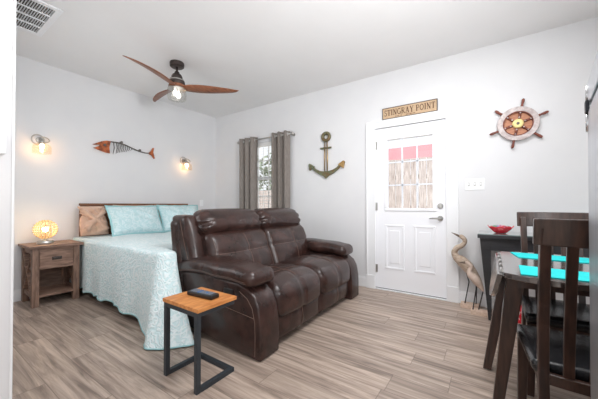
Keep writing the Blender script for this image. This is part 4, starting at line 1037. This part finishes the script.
# ------------------------------------------------------------------ dining chairs (built facing +x at the origin)
def make_chair():
    r = thing('dining_chair', (0, 0, 0))
    ESP = M['espresso']; hw = 0.19; sw_h = 0.215
    for sy in (-1, 1):
        y = sy*(hw-0.015)
        p = MB()
        prof = [(-0.265, 0.0), (-0.222, 0.25), (-0.210, 0.45), (-0.222, 0.62), (-0.252, 0.82), (-0.283, 0.985)]
        v = []; f = []
        for (x, z) in prof: v += [(x-0.019, y-0.0165, z), (x+0.019, y-0.0165, z), (x+0.019, y+0.0165, z), (x-0.019, y+0.0165, z)]
        for i in range(len(prof)-1): f += [(i*4+k, i*4+(k+1) % 4, i*4+4+(k+1) % 4, i*4+4+k) for k in range(4)]
        f += [(3, 2, 1, 0), tuple((len(prof)-1)*4+k for k in range(4))]
        p.add(v, f); p.build('back_post', ESP, r, bevel=0.003)
        lg = MB().frust((0.170, sy*(sw_h-0.022), 0.41), (0.175, sy*(sw_h-0.014), 0.008), 0.022, 0.016).build('front_leg', ESP, r, bevel=0.003)
        MB().lathe([(0.012, 0), (0.012, 0.008)], 10, (0.175, sy*(sw_h-0.014), 0)).build('glide', M['nickel'], lg)
    def rail(z0, z1, xb, bow, y_ext, th=0.022):
        m = MB(); n = 18; v = []
        for k in range(n+1):
            t = -1 + 2*k/n; y = t*y_ext; x = xb - bow*(1-t*t)
            for (dx, z) in ((-th/2 + 0.0, z0), (th/2, z0), (th/2 - (z1-z0)*0.17, z1), (-th/2 - (z1-z0)*0.17, z1)): v.append((x+dx, y, z))
        f = []
        for k in range(n): f += [(k*4+j, k*4+(j+1) % 4, k*4+4+(j+1) % 4, k*4+4+j) for j in range(4)]
        f += [(0, 3, 2, 1), tuple(n*4+j for j in range(4))]
        return m.add(v, [t[::-1] for t in f])
    rail(0.922, 1.020, -0.272, 0.034, hw+0.020).build('top_rail', ESP, r, smooth=False, bevel=0.004)
    rail(0.390, 0.435, -0.214, 0.012, hw-0.03).build('lower_rail', ESP, r, bevel=0.003)
    for y in (-0.105, -0.035, 0.035, 0.105):
        m = MB(); v = []; f = []
        kx_ = 1-(y/hw)**2
        pr2 = [(-0.218-0.008*kx_, 0.42), (-0.232-0.018*kx_, 0.62), (-0.252-0.030*kx_, 0.80), (-0.270-0.038*kx_, 0.935)]
        for (x, z) in pr2: v += [(x-0.007, y-0.016, z), (x+0.007, y-0.016, z), (x+0.007, y+0.016, z), (x-0.007, y+0.016, z)]
        for i in range(len(pr2)-1): f += [(i*4+k, i*4+(k+1) % 4, i*4+4+(k+1) % 4, i*4+4+k) for k in range(4)]
        f += [(3, 2, 1, 0), tuple((len(pr2)-1)*4+k for k in range(4))]
        m.add(v, f).build('slat', ESP, r, bevel=0.002)
    MB().box(0.165, 0.185, -hw+0.01, hw-0.01, 0.365, 0.412).build('front_apron', ESP, r)
    for sy in (-1, 1): MB().box(-0.19, 0.155, sy*(hw-0.015)-0.009, sy*(hw-0.015)+0.009, 0.365, 0.412).build('side_apron', ESP, r)
    def fn(o, t): return (o.x, o.y*(1 + 0.035*t[0]), o.z)
    m, mp = cushion((-0.002, 0, 0.438), (0.405, 0.43, 0.052), 0.022, (0, 0, 0.016), fn, n=12)
    m.build('seat', M['blackleather'], r, smooth=True)
    return r
ch1 = make_chair(); ch1.location = (1.640, -0.332, 0); ch1.rotation_euler.z = math.radians(2)
tag(ch1, 'dark wood slat-back dining chair on the near side of the table, back towards the viewer', 'chair', 'dining chairs at the round table')
ch2 = copy_tree(ch1); ch2.location = (2.215, -0.375, 0); ch2.rotation_euler.z = math.radians(182)
tag(ch2, 'dark wood slat-back dining chair across the table, next to the console', 'chair')

# ------------------------------------------------------------------ refrigerator at the right edge
fx, fy = 1.045, -0.2155
fg = thing('refrigerator', (fx, fy, 0), 'brushed stainless refrigerator cut off by the right edge of the photo', 'refrigerator')
FT = 1.395
MB().box(fx-0.60, fx-0.005, fy-0.60, fy-0.06, 0.03, FT-0.01).build('cabinet', M['steel'], fg, bevel=0.006)
MB().box(fx-0.60, fx, fy-0.055, fy, 0.06, 1.318).build('door', M['stainless'], fg, bevel=0.004, seg=3)
MB().box(fx-0.60, fx, fy-0.055, fy, 1.334, FT).build('upper_door', M['stainless'], fg, bevel=0.004, seg=3)
MB().box(fx-0.598, fx-0.02, fy-0.058, fy-0.012, 1.317, 1.335).build('door_gap', M['dark_gap'], fg)
MB().tube([(fx-0.008, fy+0.000, 1.340), (fx-0.008, fy+0.000, FT-0.012)], 0.0045, 10).build('upper_handle', M['chrome'], fg, smooth=True)
MB().tube([(fx-0.008, fy+0.000, 1.263), (fx-0.008, fy+0.000, 1.312)], 0.0045, 10).build('lower_handle', M['chrome'], fg, smooth=True)
MB().box(fx-0.03, fx-0.002, fy-0.002, fy+0.006, 1.312, 1.342).build('handle_mount', M['steel'], fg, bevel=0.002)
for (x, y) in ((fx-0.55, fy-0.1), (fx-0.05, fy-0.1), (fx-0.55, fy-0.55), (fx-0.05, fy-0.55)): MB().lathe([(0.02, 0), (0.02, 0.06)], 12, (x, y, 0)).build('foot', M['dark_gap'], fg)
fg.rotation_euler.z = math.radians(-7.5)

# ------------------------------------------------------------------ thermostat on the near wall at left, small catch on the trim
th = thing('thermostat', (0.262, 1.70, 1.32), 'white thermostat box on the white wall at the left edge', 'thermostat')
MB().box(0.20, 0.2765, 1.672, 1.70, 1.282, 1.368).build('housing', M['white'], th, bevel=0.005)
MB().box(0.215, 0.262, 1.668, 1.674, 1.315, 1.352).build('display', M['white'], th, bevel=0.001)
kc = thing('wall_hook', (0.306, 1.72, 2.03), 'small white hook near the top of the left trim', 'hook')
MB().tube([(0.306, 1.72, 2.02), (0.317, 1.72, 2.02), (0.322, 1.72, 2.035), (0.320, 1.72, 2.05)], 0.004, 8).build('peg', M['white'], kc, smooth=True)

# ------------------------------------------------------------------ ceiling vent
vx0, vx1, vy0, vy1 = 0.30, 0.835, 3.02, 3.66
vt = thing('ceiling_vent', ((vx0+vx1)/2, (vy0+vy1)/2, H), 'white ceiling return air grille with louvers at upper left', 'vent')
vf = MB(); b_ = 0.045
vf.box(vx0, vx1, vy0, vy0+b_, H-0.012, H).box(vx0, vx1, vy1-b_, vy1, H-0.012, H).box(vx0, vx0+b_, vy0+b_, vy1-b_, H-0.012, H).box(vx1-b_, vx1, vy0+b_, vy1-b_, H-0.012, H)
vf.build('frame', M['white'], vt, bevel=0.003)
MB().box(vx0+b_, vx1-b_, vy0+b_, vy1-b_, H-0.0025, H-0.0005).build('filter', M['ventdark'], vt)
dv = MB()
for k in range(1, 4):
    y = vy0 + b_ + (vy1-vy0-2*b_)*k/4; dv.box(vx0+b_, vx1-b_, y-0.006, y+0.006, H-0.012, H-0.001)
dv.build('divider', M['white'], vt)
lv = MB(); x = vx0+b_+0.008
while x < vx1-b_:
    lv.bar((x, vy0+b_, H-0.0065), (x, vy1-b_, H-0.0065), 0.0016, 0.009, (-0.5, 0, 1)); x += 0.0165
lv.build('louvers', M['white'], vt)

# ------------------------------------------------------------------ ceiling fan
FC = Vector((1.897, 3.03, 0)); BZ = 2.452
fan = thing('ceiling_fan', (FC.x, FC.y, H), 'three-blade walnut ceiling fan with dark motor and glass light', 'ceiling fan')
MB().lathe([(0.001, H), (0.078, H), (0.080, H-0.014), (0.078, H-0.046), (0.066, H-0.055), (0.016, H-0.058), (0.001, H-0.058)], 32, FC).build('canopy', M['pewter'], fan, smooth=False, bevel=0.002)
MB().tube([FC + Vector((0, 0, H-0.05)), FC + Vector((0, 0, 2.60))], 0.0125, 12).build('downrod', M['pewter'], fan, smooth=True)
MB().lathe([(0.001, 2.632), (0.024, 2.632), (0.030, 2.612), (0.050, 2.596), (0.060, 2.575), (0.062, 2.548), (0.078, 2.540), (0.080, 2.532)], 32, FC).build('motor_dome', M['pewter'], fan, smooth=False)
MB().lathe([(0.001, 2.533), (0.083, 2.533), (0.083, 2.520), (0.001, 2.520)], 32, FC).build('silver_band', M['nickel'], fan)
MB().lathe([(0.001, 2.520), (0.086, 2.520), (0.089, 2.50), (0.086, 2.478), (0.001, 2.478)], 32, FC).build('motor_housing', M['pewter'], fan)
hubm = MB().lathe([(0.001, BZ+0.028), (0.082, BZ+0.028), (0.092, BZ+0.010), (0.092, BZ-0.012), (0.080, BZ-0.020), (0.001, BZ-0.020)], 32, FC); hubm.build('hub', M['walnut'], fan)
for ang in (-159, -42, 84):
    a = math.radians(ang); m = MB(); n = 26; v = []; f = []
    Rz = Matrix.Rotation(a, 3, 'Z')
    for k in range(n+1):
        t = k/n; r = 0.05 + 0.658*t
        wd = 0.058 + 0.080*math.sin(PI*min(1, t*1.05)**0.75)**1.1 if t < 0.9 else None
        wmid = 0.060 + 0.075*math.sin(PI*(min(t, 0.94)/0.94)**0.72)
        taper = 1 if t < 0.80 else 1 - 0.30*((t-0.80)/0.20)**1.5
        wd = wmid*taper
        cy = 0.020*math.sin(PI*t) - 0.030*t*t
        tw = math.radians(-20 + 7*t); zc = BZ + 0.012*math.sin(PI*t*0.8)
        skew = (0.035 if t > 0.9 else 0)*((t-0.9)/0.1 if t > 0.9 else 0)
        for (q, h) in ((-0.5, 0.003), (-0.15, 0.0055), (0.2, 0.0055), (0.5, 0.003), (0.5, -0.003), (0.2, -0.0055), (-0.15, -0.0055), (-0.5, -0.003)):
            yy = q*wd; p = Vector((r - skew*(q+0.5), cy + yy*math.cos(tw) , yy*math.sin(tw) + h)); p = Rz @ p
            v.append(FC + Vector((p.x, p.y, zc + p.z)))
    for k in range(n): f += [(k*8+j, k*8+8+j, k*8+8+(j+1) % 8, k*8+(j+1) % 8) for j in range(8)]
    f += [tuple(range(8)), tuple(n*8+j for j in range(8))[::-1]]
    m.add(v, f).build('blade', M['walnut'], fan, smooth=True)
gl = MB(); pr = [(0.096, 2.435), (0.105, 2.42), (0.105, 2.325), (0.098, 2.305), (0.020, 2.300), (0.020, 2.303), (0.095, 2.309), (0.101, 2.327), (0.101, 2.418), (0.094, 2.432)]; n = 32
gl.v = [FC + Vector((q[0]*math.cos(2*PI*k/n), q[0]*math.sin(2*PI*k/n), q[1])) for q in pr for k in range(n)]
gl.f = [(i*n+k, i*n+(k+1) % n, ((i+1) % len(pr))*n+(k+1) % n, ((i+1) % len(pr))*n+k) for i in range(len(pr)) for k in range(n)]
gl.build('glass_shade', M['seeded'], fan, smooth=True)
MB().lathe([(0.001, 2.434), (0.098, 2.434), (0.100, 2.424), (0.001, 2.424)], 32, FC).build('light_rim', M['nickel'], fan)
for dx in (-0.035, 0.035):
    MB().ball(FC + Vector((dx, dx*0.6, 2.366)), 0.028, 14, 10, (1, 1, 1.3)).lathe([(0.012, 2.39), (0.012, 2.426)], 10, FC + Vector((dx, dx*0.6, 0))).build('bulb', M['fanbulb'], fan, smooth=True)
